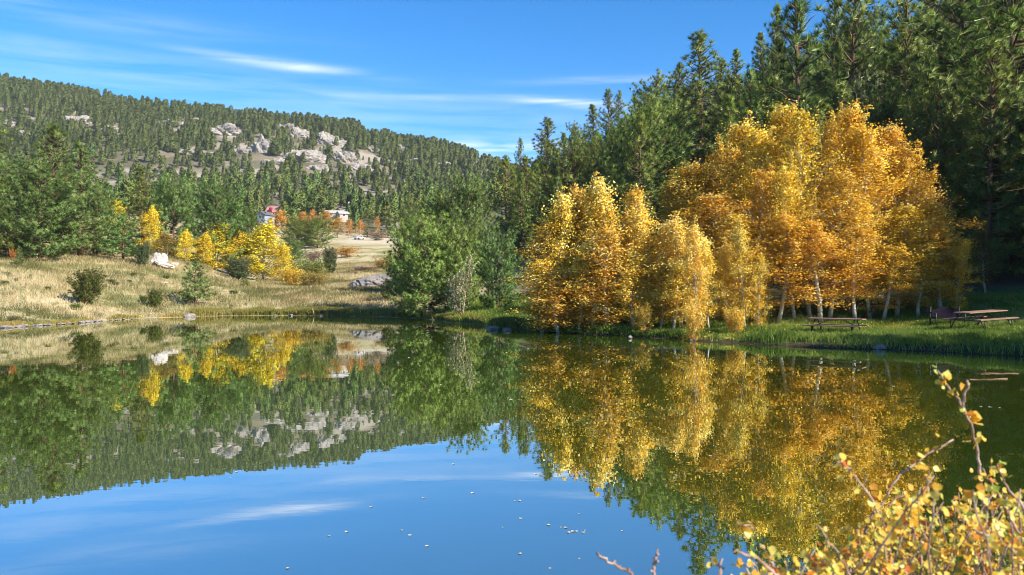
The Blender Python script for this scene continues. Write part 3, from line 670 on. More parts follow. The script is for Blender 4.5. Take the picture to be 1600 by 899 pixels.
    # --- aspens
    big = [(1072,268,36),(1092,250,34.5),(1112,232,35),(1140,212,33.5),(1168,184,34.5),(1198,170,32.5),(1232,158,33.5),(1264,166,31.5),(1298,160,34.5),(1330,155,33),(1360,172,32.5),
           (1386,190,34.5),(1410,222,33),(1434,258,34.5),(1450,312,32.5),(1474,352,31.8),(1120,300,31.8),(1184,258,31),(1240,246,30.6),(1300,262,30.8),(1356,284,31),(1408,318,31.2),
           (1216,330,30),(1090,330,32.5),(1155,330,30.6),(1275,330,30),(1336,350,30.2),(1385,380,30.4),(1440,395,31)]
    for i, (u, y, d) in enumerate(big):
        P_('aspen', 'aspen_tree', u, d, 'golden aspen of the big clump behind the left picnic table', 'aspen', y, wpx=106 + 16 * math.sin(i * 2.1), group=ABIG, var=i)
    P_('small_aspen', 'aspen_tree', 1492, 31.5, 'leaning aspen stem at the right fringe of the big gold clump', 'aspen', 372, wpx=40, mat='gold', tilt=(0, 0.10))
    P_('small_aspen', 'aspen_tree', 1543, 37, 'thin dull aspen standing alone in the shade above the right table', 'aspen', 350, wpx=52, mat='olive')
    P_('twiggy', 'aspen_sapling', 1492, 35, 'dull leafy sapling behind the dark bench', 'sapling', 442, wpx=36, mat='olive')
    for i in range(14):  # dark shrubs added to deepen the shade under the aspens
        P_('twiggy', 'shade_filler_shrub', 1090 + 27 * i + 9 * math.sin(i * 3.1), 30.8 + 2.2 * abs(math.sin(i * 1.9)), 'dull olive shrub added to darken the ground beneath the big aspens', 'shrub', h=1.0 + 0.5 * abs(math.sin(i * 2.3)), wpx=44, mat='olive', group='undergrowth beneath the big aspens')
    for (u, d, h) in [(-70, 63, 14), (-130, 68, 15), (-200, 64, 13), (-160, 74, 15), (-260, 60, 14), (-110, 80, 14)]:
        P_('cone', 'pine_tree', u, d, 'pine beyond the left edge of the photo on the dry slope', 'tree', h=h, group='pines beyond the left edge')
    left = [(858,345,32.6),(866,318,33),(886,294,32.4),(911,286,33),(934,278,32.4),(955,270,31.8),(982,288,32.4),(1006,308,31.4),(1028,335,31),(850,405,32.2),(1062,330,30),(900,372,31.4),(950,352,31),
            (990,380,30.6),(1030,392,30.2),(925,410,31),(870,420,31.6),(1048,400,29.4)]
    for i, (u, y, d) in enumerate(left):
        P_('small_aspen', 'aspen_tree', u, d, 'gold aspen of the lower clump left of the big one', 'aspen', y, wpx=76 + 12 * math.sin(i * 1.7), group=ALEFT, var=i)
    for (u, y, d, w, l) in [(1085, 336, 27.8, 42, 'pale yellow pointed aspen closest to the water'), (1110, 362, 29, 44, 'aspen just right of the pale pointed one'), (1136, 370, 29.4, 46, 'middle aspen of the row between both gold clumps'),
                            (1161, 340, 28.8, 46, 'right pale aspen with twin shoots in front of the big clump'), (1182, 395, 28.8, 36, 'rusty edged aspen at the right end of the pale row')]:
        P_('small_aspen', 'aspen_tree', u, d, l, 'aspen', y, wpx=w)
    for (u, y, d, w, l) in [(1083, 462, 26.9, 34, 'low yellow sucker at the foot of the pale pointed aspen'), (1150, 466, 27.6, 40, 'low yellow sucker left of the picnic table'), (1004, 470, 29.6, 36, 'low orange sucker beneath the lower aspen clump')]:
        P_('willow', 'aspen_sucker', u, d, l, 'shrub', y, wpx=w, mat='pale_gold')

# ------------------------------------------------------------------ far hillside
def hit(u, y, d0=200, d1=670):
    d = np.linspace(d0, d1, 500); Y = d * K; X = (u - 800) / F * Y
    py = HOR - (ground(X, Y) - H) * F / Y
    k = np.argmax(py <= y)
    if py[k] > y: k = int(np.argmin(py))
    return np.array([X[k], Y[k], float(ground(X[k], Y[k]))])

def sphere_grid(nu=26, nv=16):
    th = np.linspace(0, 2 * math.pi, nu, endpoint=False); ph = np.linspace(0.02, math.pi - 0.02, nv)
    V = np.stack([np.outer(np.sin(ph), np.cos(th)), np.outer(np.sin(ph), np.sin(th)), np.repeat(np.cos(ph)[:, None], nu, 1)], -1).reshape(-1, 3)
    q = [(i * nu + j, (i + 1) * nu + j, (i + 1) * nu + (j + 1) % nu, i * nu + (j + 1) % nu) for i in range(nv - 1) for j in range(nu)]
    return V, np.array(q)

def rock_mesh(name, sx, sy, sz, seed, mat, rough=0.35, nu=26, nv=16, smooth_=False, craggy=0.0):
    V, q = sphere_grid(nu, nv)
    rng = np.random.default_rng(seed)
    D = np.ones(len(V))
    for k in range(16):                      # chop flat faces
        n = unit(rng.normal(0, 1, 3)); D = np.minimum(D, rng.uniform(0.62, 0.98) / np.maximum(V @ n, 0.05))
    D = D * (1 + rough * (fbm(V[:, 0] * 2.4 + V[:, 2] * 1.7 + seed, V[:, 1] * 2.4 - V[:, 2] * 1.3, seed, 4) - 0.5) * 1.6)
    if craggy:
        q1 = np.abs(fbm(V[:, 0] * 7 + seed, V[:, 1] * 7 + V[:, 2] * 3, seed + 3, 3) - 0.5); q2 = np.round(fbm(V[:, 0] * 4 - V[:, 2] * 2, V[:, 2] * 6 + seed, seed + 9, 2) * 5) / 5
        D = D * (1 + craggy * (q2 - 0.5) * 1.6 - craggy * np.exp(-q1 * 18) * 0.7)
    return build_mesh(name, V * D[:, None] * np.array([sx, sy, sz]), [q], None, [mat], None, smooth_)

OUT = [(268,192,54,16),(352,203,58,18),(408,224,48,34),(440,199,40,16),(466,208,36,16),(474,242,60,22),(508,218,46,18),(538,244,48,22),(592,202,64,13),(428,252,36,14),(622,233,30,12),
       (696,258,30,9),(742,255,32,11),(756,271,34,12),(118,186,44,14),(150,204,34,13),(32,210,34,12),(176,201,26,10),(332,240,26,12),(562,262,34,14),(378,236,24,10),(720,276,26,8),(300,186,30,10),(650,252,30,12),(580,232,30,12),(495,262,30,12)]
def far_hill():
    for i, (u, y, w, h) in enumerate(OUT):
        g = hit(u, y + h * 0.35)
        s = g[1] / F
        o = obj('granite_outcrop', rock_mesh('outcrop', w * s * 0.70, w * s * 0.45, h * s * 0.95, 40 + i, M['rock'], 0.55, 64, 40, craggy=0.17), None, g - np.array([0, 0, h * s * 0.25]))
        o.rotation_euler = (0, 0, random.uniform(-0.4, 0.4))
        big = 'broad' if w > 45 else ('medium' if w > 32 else 'small')
        side = 'at the right end of the far ridge' if u > 670 else ('below the rounded knob of the ridge' if u > 550 else ('in the middle of the far hillside' if u > 390 else ('left of the middle of the far hillside' if u > 220 else 'on the far left of the hillside')))
        tag(o, f'{big} pale granite outcrop {side}', 'rock', 'granite outcrops on the far hillside')
    rng = np.random.default_rng(77)
    # low-detail pines, six kinds
    kinds = []
    for k in range(6):
        n = 190
        t = rng.uniform(0.10, 1.0, n) ** 0.9
        rr = 0.25 * (1 - t) ** (0.95 if k < 3 else (0.7 if k < 5 else 0.45)) * rng.uniform(0.35, 1.1, n) + 0.01
        az = rng.uniform(0, 6.283, n)
        P = np.stack([rr * np.cos(az), rr * np.sin(az), t * 0.95], 1)
        D = unit(np.stack([np.cos(az), np.sin(az), np.full(n, 0.5)], 1))
        V, Fc, T, NN = spray(P, D, 4, 0.115, 0.050, 0.8, rng)
        rad = unit(V * np.array([1, 1, 0.12]) + np.array([0, 0, 0.25]) * 0.3); NN = unit(NN * 0.5 + rad * 0.7); Fc = orient(V, Fc, NN)
        tz = np.array([[0, 0, -0.1], [0, 0, 0.9]])
        mb = MB(); mb.tube(tz, [0.017, 0.006], 4, 0.5)
        TV = np.concatenate(mb.V); TF = np.concatenate(mb.F)
        kinds.append((V, Fc, T, TV, TF, NN))
    meshes = []
    for (V, Fc, T, TV, TF, NN) in kinds:
        mi = np.concatenate([np.zeros(len(Fc)), np.ones(len(TF))])
        tri = TF[:, 0] == TF[:, 3]
        meshes.append(build_mesh('hill_pine', np.concatenate([V, TV]), [Fc, TF[~tri] + len(V), TF[tri][:, :3] + len(V)], {'tint': np.concatenate([T, np.full(len(TV), .5)])}, [M['pine_far'], M['bark_pine']], mi, normals=np.concatenate([NN, unit(TV * np.array([1, 1, 0]) + 1e-4)])))
    # scatter
    n = 30000
    Y = np.sqrt(rng.uniform(300 ** 2, 925 ** 2, n)); u = rng.uniform(-160, 850, n); X = (u - 800) / F * Y
    z = ground(X, Y); py = HOR - (z - H) * F / Y
    dens = 0.19 * (0.55 + 1.2 * smooth(0.38, 0.60, fbm(X * 0.018, Y * 0.010, 51, 4)))
    dens *= 1 + 1.4 * smooth(-25, 0, np.interp(u, [r[0] for r in RIDGE], [r[1] for r in RIDGE]) + 18 - py)
    rockband = smooth(200, 250, u) * (1 - smooth(600, 640, u)) * smooth(185, 200, py) * (1 - smooth(255, 285, py)) + smooth(660, 690, u) * smooth(245, 255, py) * (1 - smooth(290, 310, py))
    dens *= 1 - 0.30 * np.clip(rockband, 0, 1)
    bare = smooth(130, 150, u) * (1 - smooth(235, 260, u)) * smooth(252, 262, py) * (1 - smooth(310, 330, py))
    dens *= 1 - 0.80 * bare
    dens *= 1 - 0.9 * (smooth(500, 540, u) * (1 - smooth(640, 660, u)) * smooth(345, 352, py))
    for (ou, oy, ow, oh) in OUT:
        dens *= 1 - 0.92 * np.exp(-(((u - ou) / (ow * 0.5)) ** 2 + ((py - oy - oh * 0.45) / (oh * 0.85)) ** 2) ** 2)
    for (hu, hy, hw, hh) in [(428, 338, 22, 14), (527, 338, 16, 10), (393, 322, 10, 10)]:
        dens *= 1 - 0.97 * ((np.abs(u - hu) < hw) & (np.abs(py - hy) < hh))
    keep = rng.uniform(0, 1, n) < dens * (Y / 620) ** 0.3
    X, Y, z, u = X[keep], Y[keep], z[keep], u[keep]
    h = 4.2 + 9.5 * rng.uniform(0, 1, len(X)) ** 1.5 * np.where(rng.uniform(0, 1, len(X)) < 0.15, 0.6, 1)
    order = np.argsort(-(h / Y) * ((u > -5) & (u < 800)))
    for i in order[:290]:
        o = obj('hill_pine', meshes[rng.integers(6)], None, (X[i], Y[i], z[i] - 0.2))
        w = rng.uniform(0.8, 1.25) * h[i]
        o.scale = (w, w, h[i]); o.rotation_euler = (0, 0, rng.uniform(0, 6.28))
        tag(o, 'small distant pine among many on the lower far hillside', 'tree', 'pines on the lower far hillside')
    NR = []; VV = []; FF = []; TT = []; MI = []; off = 0
    for i in order[290:]:
        V, Fc, T, TV, TF, NN = kinds[rng.integers(6)]
        a = rng.uniform(0, 6.28); w = rng.uniform(0.8, 1.25) * h[i]; c, s_ = math.cos(a) * w, math.sin(a) * w
        W = np.stack([V[:, 0] * c - V[:, 1] * s_ + X[i], V[:, 0] * s_ + V[:, 1] * c + Y[i], V[:, 2] * h[i] + z[i] - 0.2], 1)
        ca, sa = math.cos(a), math.sin(a); NR.append(np.stack([NN[:, 0] * ca - NN[:, 1] * sa, NN[:, 0] * sa + NN[:, 1] * ca, NN[:, 2]], 1))
        VV.append(W); FF.append(Fc + off); off += len(V); TT.append(np.clip(T + rng.normal(0, 0.10), 0, 1))
    o = obj('pine_woods', build_mesh('pine_woods', np.concatenate(VV), [np.concatenate(FF)], {'tint': np.concatenate(TT)}, [M['pine_far']], normals=np.concatenate(NR)))
    tag(o, 'woods of small pines covering the far rocky hillside', 'woods', kind='stuff')
    print('hill trees', len(X))

# ------------------------------------------------------------------ grass
def grass(name, label, pts, hgt, width, lean, mat, tint, rng):
    k = len(pts)
    z = ground(pts[:, 0], pts[:, 1])
    ok = z > 0.015
    pts = pts[ok]; z = z[ok]; hgt = hgt[ok]; tint = tint[ok]; k = len(pts)
    B = np.stack([pts[:, 0], pts[:, 1], z - 0.02], 1)
    a = rng.uniform(0, 6.283, k); side = np.stack([np.cos(a), np.sin(a), np.zeros(k)], 1) * width * rng.uniform(0.6, 1.3, (k, 1)) * 0.5
    le = rng.normal(0, lean, (k, 2)) * hgt[:, None]
    tip = B + np.stack([le[:, 0], le[:, 1], hgt], 1)
    mid = B + np.stack([le[:, 0] * 0.32, le[:, 1] * 0.32, hgt * 0.58], 1)
    V = np.stack([B - side, B + side, mid + side * 0.8, tip, mid - side * 0.8], 1).reshape(-1, 3)
    Fc = np.arange(k * 5).reshape(-1, 5)
    o = obj(name, build_mesh(name, V, [Fc], {'tint': np.repeat(np.clip(tint, 0, 1), 5)}, [mat]))
    tag(o, label, 'grass', kind='stuff')

def uv_pts(n, u0, u1, d0, d1, rng):
    d = np.sqrt(rng.uniform(d0 ** 2, d1 ** 2, n)); u = rng.uniform(u0, u1, n); Y = d * K
    return np.stack([(u - 800) / F * Y, Y], 1), u, d

SHU = np.array([-1200] + [u for u in UK if -301 <= u <= 2300])
SHD = np.array([COLS[u][0][0] for u in SHU])
def all_grass():
    rng = np.random.default_rng(99)
    M['grass_dry'] = foliage_mat('dry_grass', [(0, (0.13, 0.125, 0.042)), (0.3, (0.28, 0.235, 0.095)), (0.6, (0.45, 0.36, 0.18)), (1, (0.62, 0.53, 0.32))], 0.3, 0.7, 0.15, 0, 0)
    M['grass_green'] = foliage_mat('green_grass', [(0, (0.05, 0.095, 0.016)), (0.35, (0.13, 0.21, 0.028)), (0.7, (0.26, 0.33, 0.055)), (1, (0.50, 0.46, 0.18))], 0.35, 0.6, 0.2, 0, 0)
    M['sedge'] = foliage_mat('shore_sedge', [(0, (0.10, 0.13, 0.025)), (0.4, (0.24, 0.23, 0.05)), (0.75, (0.42, 0.33, 0.09)), (1, (0.55, 0.38, 0.16))], 0.35, 0.6, 0.2, 0, 0)
    p, u, d = uv_pts(330000, -120, 640, 33, 112, rng)
    nz = fbm(p[:, 0] * 0.16, p[:, 1] * 0.16, 61); n2 = fbm(p[:, 0] * 0.6, p[:, 1] * 0.6, 62)
    keep = rng.uniform(0, 1, len(p)) < 0.25 + 1.5 * smooth(0.35, 0.7, n2)
    keep &= ~((u > 330) & (u < 400) & (d > 75))
    p, nz, n2, d = p[keep], nz[keep], n2[keep], d[keep]
    gpatch = smooth(0.5, 0.66, n2 * 0.55 + fbm(p[:, 0] * 0.09, p[:, 1] * 0.14, 31) * 0.5)
    h = (0.16 + 0.42 * nz * rng.uniform(0.4, 1.4, len(p))) * (1 + 0.4 * (rng.uniform(0, 1, len(p)) < 0.05))
    grass('dry_grass', 'tall dry straw-coloured grass covering the left slope and meadow', p, h, 0.032, 0.35, M['grass_dry'],
          0.22 + 0.62 * smooth(0.3, 0.7, nz) - 0.45 * gpatch + rng.normal(0, 0.17, len(p)), rng)
    # sedge rim
    P_ = []; Hh = []; T_ = []
    for (n, u0, u1, a0, a1, h0, h1, t0) in [(26000, -60, 330, 0.05, 1.2, 0.15, 0.40, 0.65), (46000, 300, 640, 0.05, 2.0, 0.30, 0.75, 0.42), (26000, 600, 860, 0.0, 2.5, 0.25, 0.7, 0.40)]:
        u = rng.uniform(u0, u1, n); d = np.interp(u, SHU, SHD) + a0 + (a1 - a0) * rng.uniform(0, 1, n) ** 1.3
        Y = d * K; q = np.stack([(u - 800) / F * Y, Y], 1)
        nn_ = fbm(q[:, 0] * 0.7, q[:, 1] * 0.7, 71); k = rng.uniform(0, 1, n) < 0.2 + 1.6 * smooth(0.35, 0.65, nn_)
        q = q[k]; P_.append(q); Hh.append(h0 + (h1 - h0) * nn_[k] * rng.uniform(0.5, 1.3, len(q))); T_.append(t0 + 0.5 * (fbm(q[:, 0] * 0.3, q[:, 1] * 0.3, 73) - 0.5) + rng.normal(0, 0.15, len(q)))
    grass('shore_sedge', 'yellow-green sedge rimming the far shore', np.concatenate(P_), np.concatenate(Hh), 0.034, 0.22, M['sedge'], np.concatenate(T_), rng)
    # lush bank on the right
    n = 260000
    u = rng.uniform(700, 1720, n); d = np.interp(u, SHU, SHD) + 0.0 + 15 * rng.uniform(0, 1, n) ** 1.5; Y = d * K; q = np.stack([(u - 800) / F * Y, Y], 1)
    nn_ = fbm(q[:, 0] * 0.8, q[:, 1] * 0.8, 81); k = rng.uniform(0, 1, n) < 0.3 + 1.4 * smooth(0.35, 0.65, nn_); q = q[k]; nn_ = nn_[k]; u = u[k]; d = d[k]
    ds = d - np.interp(u, SHU, SHD); kk = (ds > 0.75) | (rng.uniform(0, 1, len(u)) < 0.10) | (u < 860)
    q = q[kk]; nn_ = nn_[kk]; u = u[kk]; d = d[kk]
    edge = np.exp(-(d - np.interp(u, SHU, SHD)) / 1.2)
    tall = np.clip(edge + smooth(1000, 900, u) + smooth(29, 32, d) * (u < 1430), 0, 1)
    h = (0.08 + 0.20 * nn_ + 0.42 * tall * nn_) * rng.uniform(0.5, 1.4, len(q))
    grass('green_grass', 'lush green grass on the right bank around the picnic tables', q, h, 0.024, 0.38, M['grass_green'], 0.42 + 0.9 * (fbm(q[:, 0] * 0.35, q[:, 1] * 0.35, 83) - 0.45) + 0.12 * edge + rng.normal(0, 0.17, len(q)), rng)

def leaf_litter():
    rng = np.random.default_rng(123)
    p, u, d = uv_pts(14000, 845, 1500, 26, 38, rng)
    ok = d > np.interp(u, SHU, SHD) + 0.6; p = p[ok]
    z = ground(p[:, 0], p[:, 1]) + rng.uniform(0.01, 0.14, len(p))
    V, Fc, T, Nn = leaves(np.stack([p[:, 0], p[:, 1], z], 1), 0.075, rng, 0.0, np.full(len(p), 0.5))
    tag(obj('fallen_leaves', build_mesh('fallen_leaves', V, [Fc], {'tint': T}, [M['gold']])), 'fallen golden leaves scattered in the grass beneath the aspens', 'leaves', kind='stuff')

# ------------------------------------------------------------------ stones, heap, stalks, leaves
def stones():
    g = gp(251, 69)
    s = g[1] / F
    root = empty('white_boulder', g)
    tag(root, 'white split boulder on the left slope beside the conical juniper', 'boulder')
    for (dx, dy, w, h, sd, tl, nm) in [(-8, 0, 15, 25, 1, 0.12, 'upright_block'), (-3, 1.2, 14, 23, 2, 0.2, 'rear_block'), (-10, -0.6, 9, 10, 3, 0, 'foot_block'), (9, -0.8, 30, 8, 4, 0.26, 'fallen_slab')]:
        o = obj(nm, rock_mesh('boulder', w * s * 0.62, w * s * 0.45, h * s * 0.62, 310 + sd, M['boulder'], 0.3), root, (dx * s, dy, h * s * 0.30))
        o.rotation_euler = (0, tl, 0)
    rng = np.random.default_rng(4)
    k = 0
    for u in list(np.linspace(4, 60, 6)) + list(np.linspace(70, 215, 17)) + [430, 455, 505, 560]:
        u = u + rng.uniform(-4, 4); d = np.interp(u, SHU, SHD) + rng.uniform(-0.05, 0.35); X = (u - 800) / F * d * K
        w = rng.uniform(0.10, 0.34)
        o = obj('shore_stone', rock_mesh('shore_stone', w, w * 0.7, w * 0.42, 500 + k, M['shore_stone'], 0.3, 16, 10), None, (X, d * K, 0.05)); k += 1
        o.rotation_euler = (0, 0, rng.uniform(0, 3))
        tag(o, 'flat grey-tan stone along the left waterline', 'stone', 'stones along the left waterline')
    for (u, y, w, h, l, m) in [(291, 496, 24, 7, 'pinkish flat stone jutting into the pond below the lone pine', 'shore_stone'), (1375, 547, 17, 10, 'rounded grey-violet boulder at the waterline by the right bank', 'shore_stone'),
                               (770, 516, 18, 7, 'dark stone at the waterline below the middle pines', 'shore_stone'), (792, 518, 12, 5, 'smaller dark stone right of the one below the middle pines', 'shore_stone'), (985, 530, 7, 4, 'small dull stone at the water under the lower aspen clump', 'shore_stone')]:
        D = H * F / (y - HOR); s = D / F
        o = obj('boulder', rock_mesh('boulder', w * s * 0.6, w * s * 0.5, h * s * 0.85, int(u), M[m], 0.3), None, ((u - 800) / F * D, D + 0.1, 0.05)); tag(o, l, 'stone')
    for (u, d, w, h, l) in [(1425, 35.8, 11, 8, 'pale rounded rock lying in the shade behind the dark bench'), (1408, 36.3, 6, 5, 'small rock left of the pale one behind the bench'), (272, 71.5, 14, 6, 'low grey-brown rock right of the white boulder'), (255, 61, 12, 3, 'flat pale stone flush in the grass below the white boulder')]:
        p = gp(u, d); s = p[1] / F
        o = obj('boulder', rock_mesh('boulder', w * s * 0.6, w * s * 0.5, h * s * 0.8, int(u), M['boulder'], 0.3), None, p); tag(o, l, 'stone')
    p = gp(588, 72); s = p[1] / F
    V, q = sphere_grid(60, 24)
    r = 1 + 0.5 * (fbm(V[:, 0] * 3 + 5, V[:, 1] * 3 + V[:, 2] * 2, 8, 5) - 0.5) + 0.12 * (fbm(V[:, 0] * 16, V[:, 1] * 9 + V[:, 2] * 7, 18, 3) - 0.5)
    V = V * r[:, None] * np.array([40 * s, 3.0, 17 * s]); V[:, 0] += 0.25 * V[:, 2] * 2
    o = obj('gravel_heap', build_mesh('gravel_heap', V, [q], None, [M['gravel']], None, False), None, p + np.array([0, 0, 0.1])); tag(o, 'grey gravel heap at the edge of the meadow left of the middle pines', 'gravel heap')
    # dry stalks
    for (u, d, h, l) in [(33, 42, 1.45, 'tall pale dried mullein stalk with bent tip near the left shore'), (6, 41.5, 0.95, 'shorter pale stalk at the far left edge')]:
        p = gp(u, d); mb = MB()
        z = np.linspace(0, 1, 7); pts = np.stack([0.02 * np.sin(z * 5), 0 * z, z * h], 1)
        mb.tube(pts, 0.045 * (1 - 0.6 * z), 6)
        if h > 1.2: mb.tube(np.array([[0, 0, h], [0.12, 0, h + 0.06], [0.3, 0, h + 0.02], [0.36, 0, h - 0.12]]), 0.03, 6)
        mb.V = [v for v in mb.V]
        o = obj('dried_stalk', mb.mesh('dried_stalk', M['sage'], True), None, p); tag(o, l, 'plant')
    # leaves on the water
    px = [(420 + a / 2.353, 720 + b / 2.353) for a, b in [(222,278),(287,263),(375,172),(488,258),(583,316),(68,397),(567,139),(677,15),(750,120),(928,214),(860,247),(1298,260),(1140,362),(923,343),(1035,397),(1140,197),(980,50),(520,275),(1495,55)]]
    px += [(1000 + a / 2.652, 560 + b / 2.652) for a, b in [(150,393),(292,406),(598,405),(148,487),(645,468),(885,243),(1050,118),(1410,202),(1450,204),(1488,207),(910,52)]]
    px += [(a / 2.667, 500 + b / 2.667) for a, b in [(420,707),(985,636),(1545,782),(240,745),(960,660)]] + [(795, 521), (798, 626), (690, 602), (640, 560), (560, 700), (1120, 640)]
    clus = [(420 + a / 2.353, 720 + b / 2.353) for a, b in [(905,149),(922,149),(1028,238),(1075,247),(1090,248),(1102,265),(1118,262),(1130,261),(1158,265),(1162,258)]]
    lm = []
    for k in range(4):
        a = np.linspace(0, 2 * math.pi, 12, endpoint=False); r = 0.05 * (1 + 0.25 * np.cos(a)) * rng.uniform(0.9, 1.1, 12)
        z = 0.006 * np.cos(2 * a + k) + 0.008
        V = np.concatenate([np.stack([r * np.cos(a), r * np.sin(a) * 0.9, z], 1), [[0, 0, 0.006]]])
        lm.append(build_mesh('floating_leaf', V, [np.array([(i, (i + 1) % 12, 12) for i in range(12)])], {'tint': np.full(13, 0.75 + 0.08 * k)}, [M['float_leaf']]))
    for grp, lst, lab in [('leaves floating singly on the pond', px, 'pale fallen leaf floating on its own on the pond'), ('leaves drifting together on the pond', clus, 'pale fallen leaf in the small drift on the blue reflection')]:
        for (u, y) in lst:
            D = H * F / (y - HOR)
            o = obj('floating_leaf', lm[rng.integers(4)], None, ((u - 800) / F * D, D, 0.002)); o.rotation_euler = (0, 0, rng.uniform(0, 6.28))
            sc = max(0.34, min(0.9, D / 26)) * rng.uniform(0.6, 1.25); o.scale = (sc, sc, sc)
            tag(o, lab, 'leaf', grp)

# ------------------------------------------------------------------ picnic tables, bench
def rotz(a): c, s = math.cos(a), math.sin(a); return np.array([[c, -s, 0], [s, c, 0], [0, 0, 1]])
def picnic_table(u, D, z, yaw, pitch, label):
    X = (u - 800) / F * D
    r = empty('picnic_table', (X, D, z), yaw); r.rotation_euler = (0, pitch, yaw)
    tag(r, label, 'picnic table', 'picnic tables on the right bank')
    L = 2.44
    mb = MB()
    for k in range(4): mb.box((0, -0.29 + k * 0.193, 0.735), (L, 0.182, 0.042))
    obj('tabletop', mb.mesh('tabletop', M['wood']), r)
    for s in (-1, 1):
        mb = MB()
        for k in (0, 1): mb.box((0, s * (0.66 + 0.15 * k), 0.44), (L, 0.142, 0.042))
        obj('seat', mb.mesh('seat', M['wood']), r)
    for e in (-1, 1):
        mb = MB(); x = e * (L / 2 - 0.36)
        for s in (-1, 1):
            mb.tube([(x, s * 0.80, 0.02), (x, s * 0.60, 0.40), (x, s * 0.20, 0.70)], 0.024, 8)
            mb.tube([(x, s * 0.86, 0.40), (x, s * 0.55, 0.405)], 0.022, 8)
            mb.tube([(x, s * 0.80, 0.02), (x, s * 0.80, 0.40)], 0.022, 8)
        mb.tube([(x, -0.62, 0.40), (x, 0.62, 0.40)], 0.022, 8)
        mb.tube([(x, -0.36, 0.70), (x, 0.36, 0.70)], 0.022, 8)
        mb.tube([(x, 0, 0.41), (x - e * 0.55, 0, 0.70)], 0.018, 8)
        obj('leg_frame', mb.mesh('leg_frame', M['steel'], True), r)

def furniture():
    picnic_table(1306, 36.6, 0.34, -0.63, 0.0, 'left picnic table in front of the golden aspens')
    picnic_table(1533, 35.0, 0.72, 0.42, -0.035, 'right picnic table with sunlit planks in front of the dark bench')
    D = 37.6; X = (1479 - 800) / F * D
    r = empty('park_bench', (X, D, float(ground(X, D))), 0.25)
    tag(r, 'dark bench with a curved solid backrest left of the right picnic table', 'bench')
    mb = MB(); mb.box((0, -0.20, 0.45), (1.62, 0.15, 0.04)); mb.box((0, -0.04, 0.45), (1.62, 0.15, 0.04)); obj('seat', mb.mesh('seat', M['bench_dark']), r)
    mb = MB(); n = 14
    for k in range(n):
        x = -0.75 + 1.5 * (k + 0.5) / n; hh = 0.40 + 0.07 * math.cos(x / 0.75 * math.pi)
        mb.box((x, 0.10, 0.48 + hh / 2), (1.5 / n - 0.003, 0.035, hh))
    obj('backrest', mb.mesh('backrest', M['bench_dark']), r)
    for e in (-1, 1):
        mb = MB(); mb.tube([(e * 0.80, -0.26, 0.0), (e * 0.80, -0.24, 0.64), (e * 0.80, 0.1, 0.68)], 0.03, 8); mb.tube([(e * 0.80, 0.14, 0.0), (e * 0.80, 0.10, 0.95)], 0.03, 8); mb.tube([(e * 0.80, -0.26, 0.42), (e * 0.80, 0.12, 0.42)], 0.025, 8)
        obj('leg_frame', mb.mesh('leg_frame', M['steel'], True), r)

def weeds():
    rng = np.random.default_rng(321)
    for k in range(46):
        u = rng.uniform(-20, 390); d = np.interp(u, SHU, SHD) + rng.uniform(1.5, 17); h = rng.uniform(0.25, 0.6)
        w = h * rng.uniform(0.9, 2.0) / (d * K) * F
        plant('juniper' if k % 2 else 'twiggy', 'weed_clump', u, d, 'low green weed clump in the dry grass of the left slope', 'weed', h=h, wpx=w, group='weeds in the dry grass', mat='willow_green' if k % 3 else 'sage')

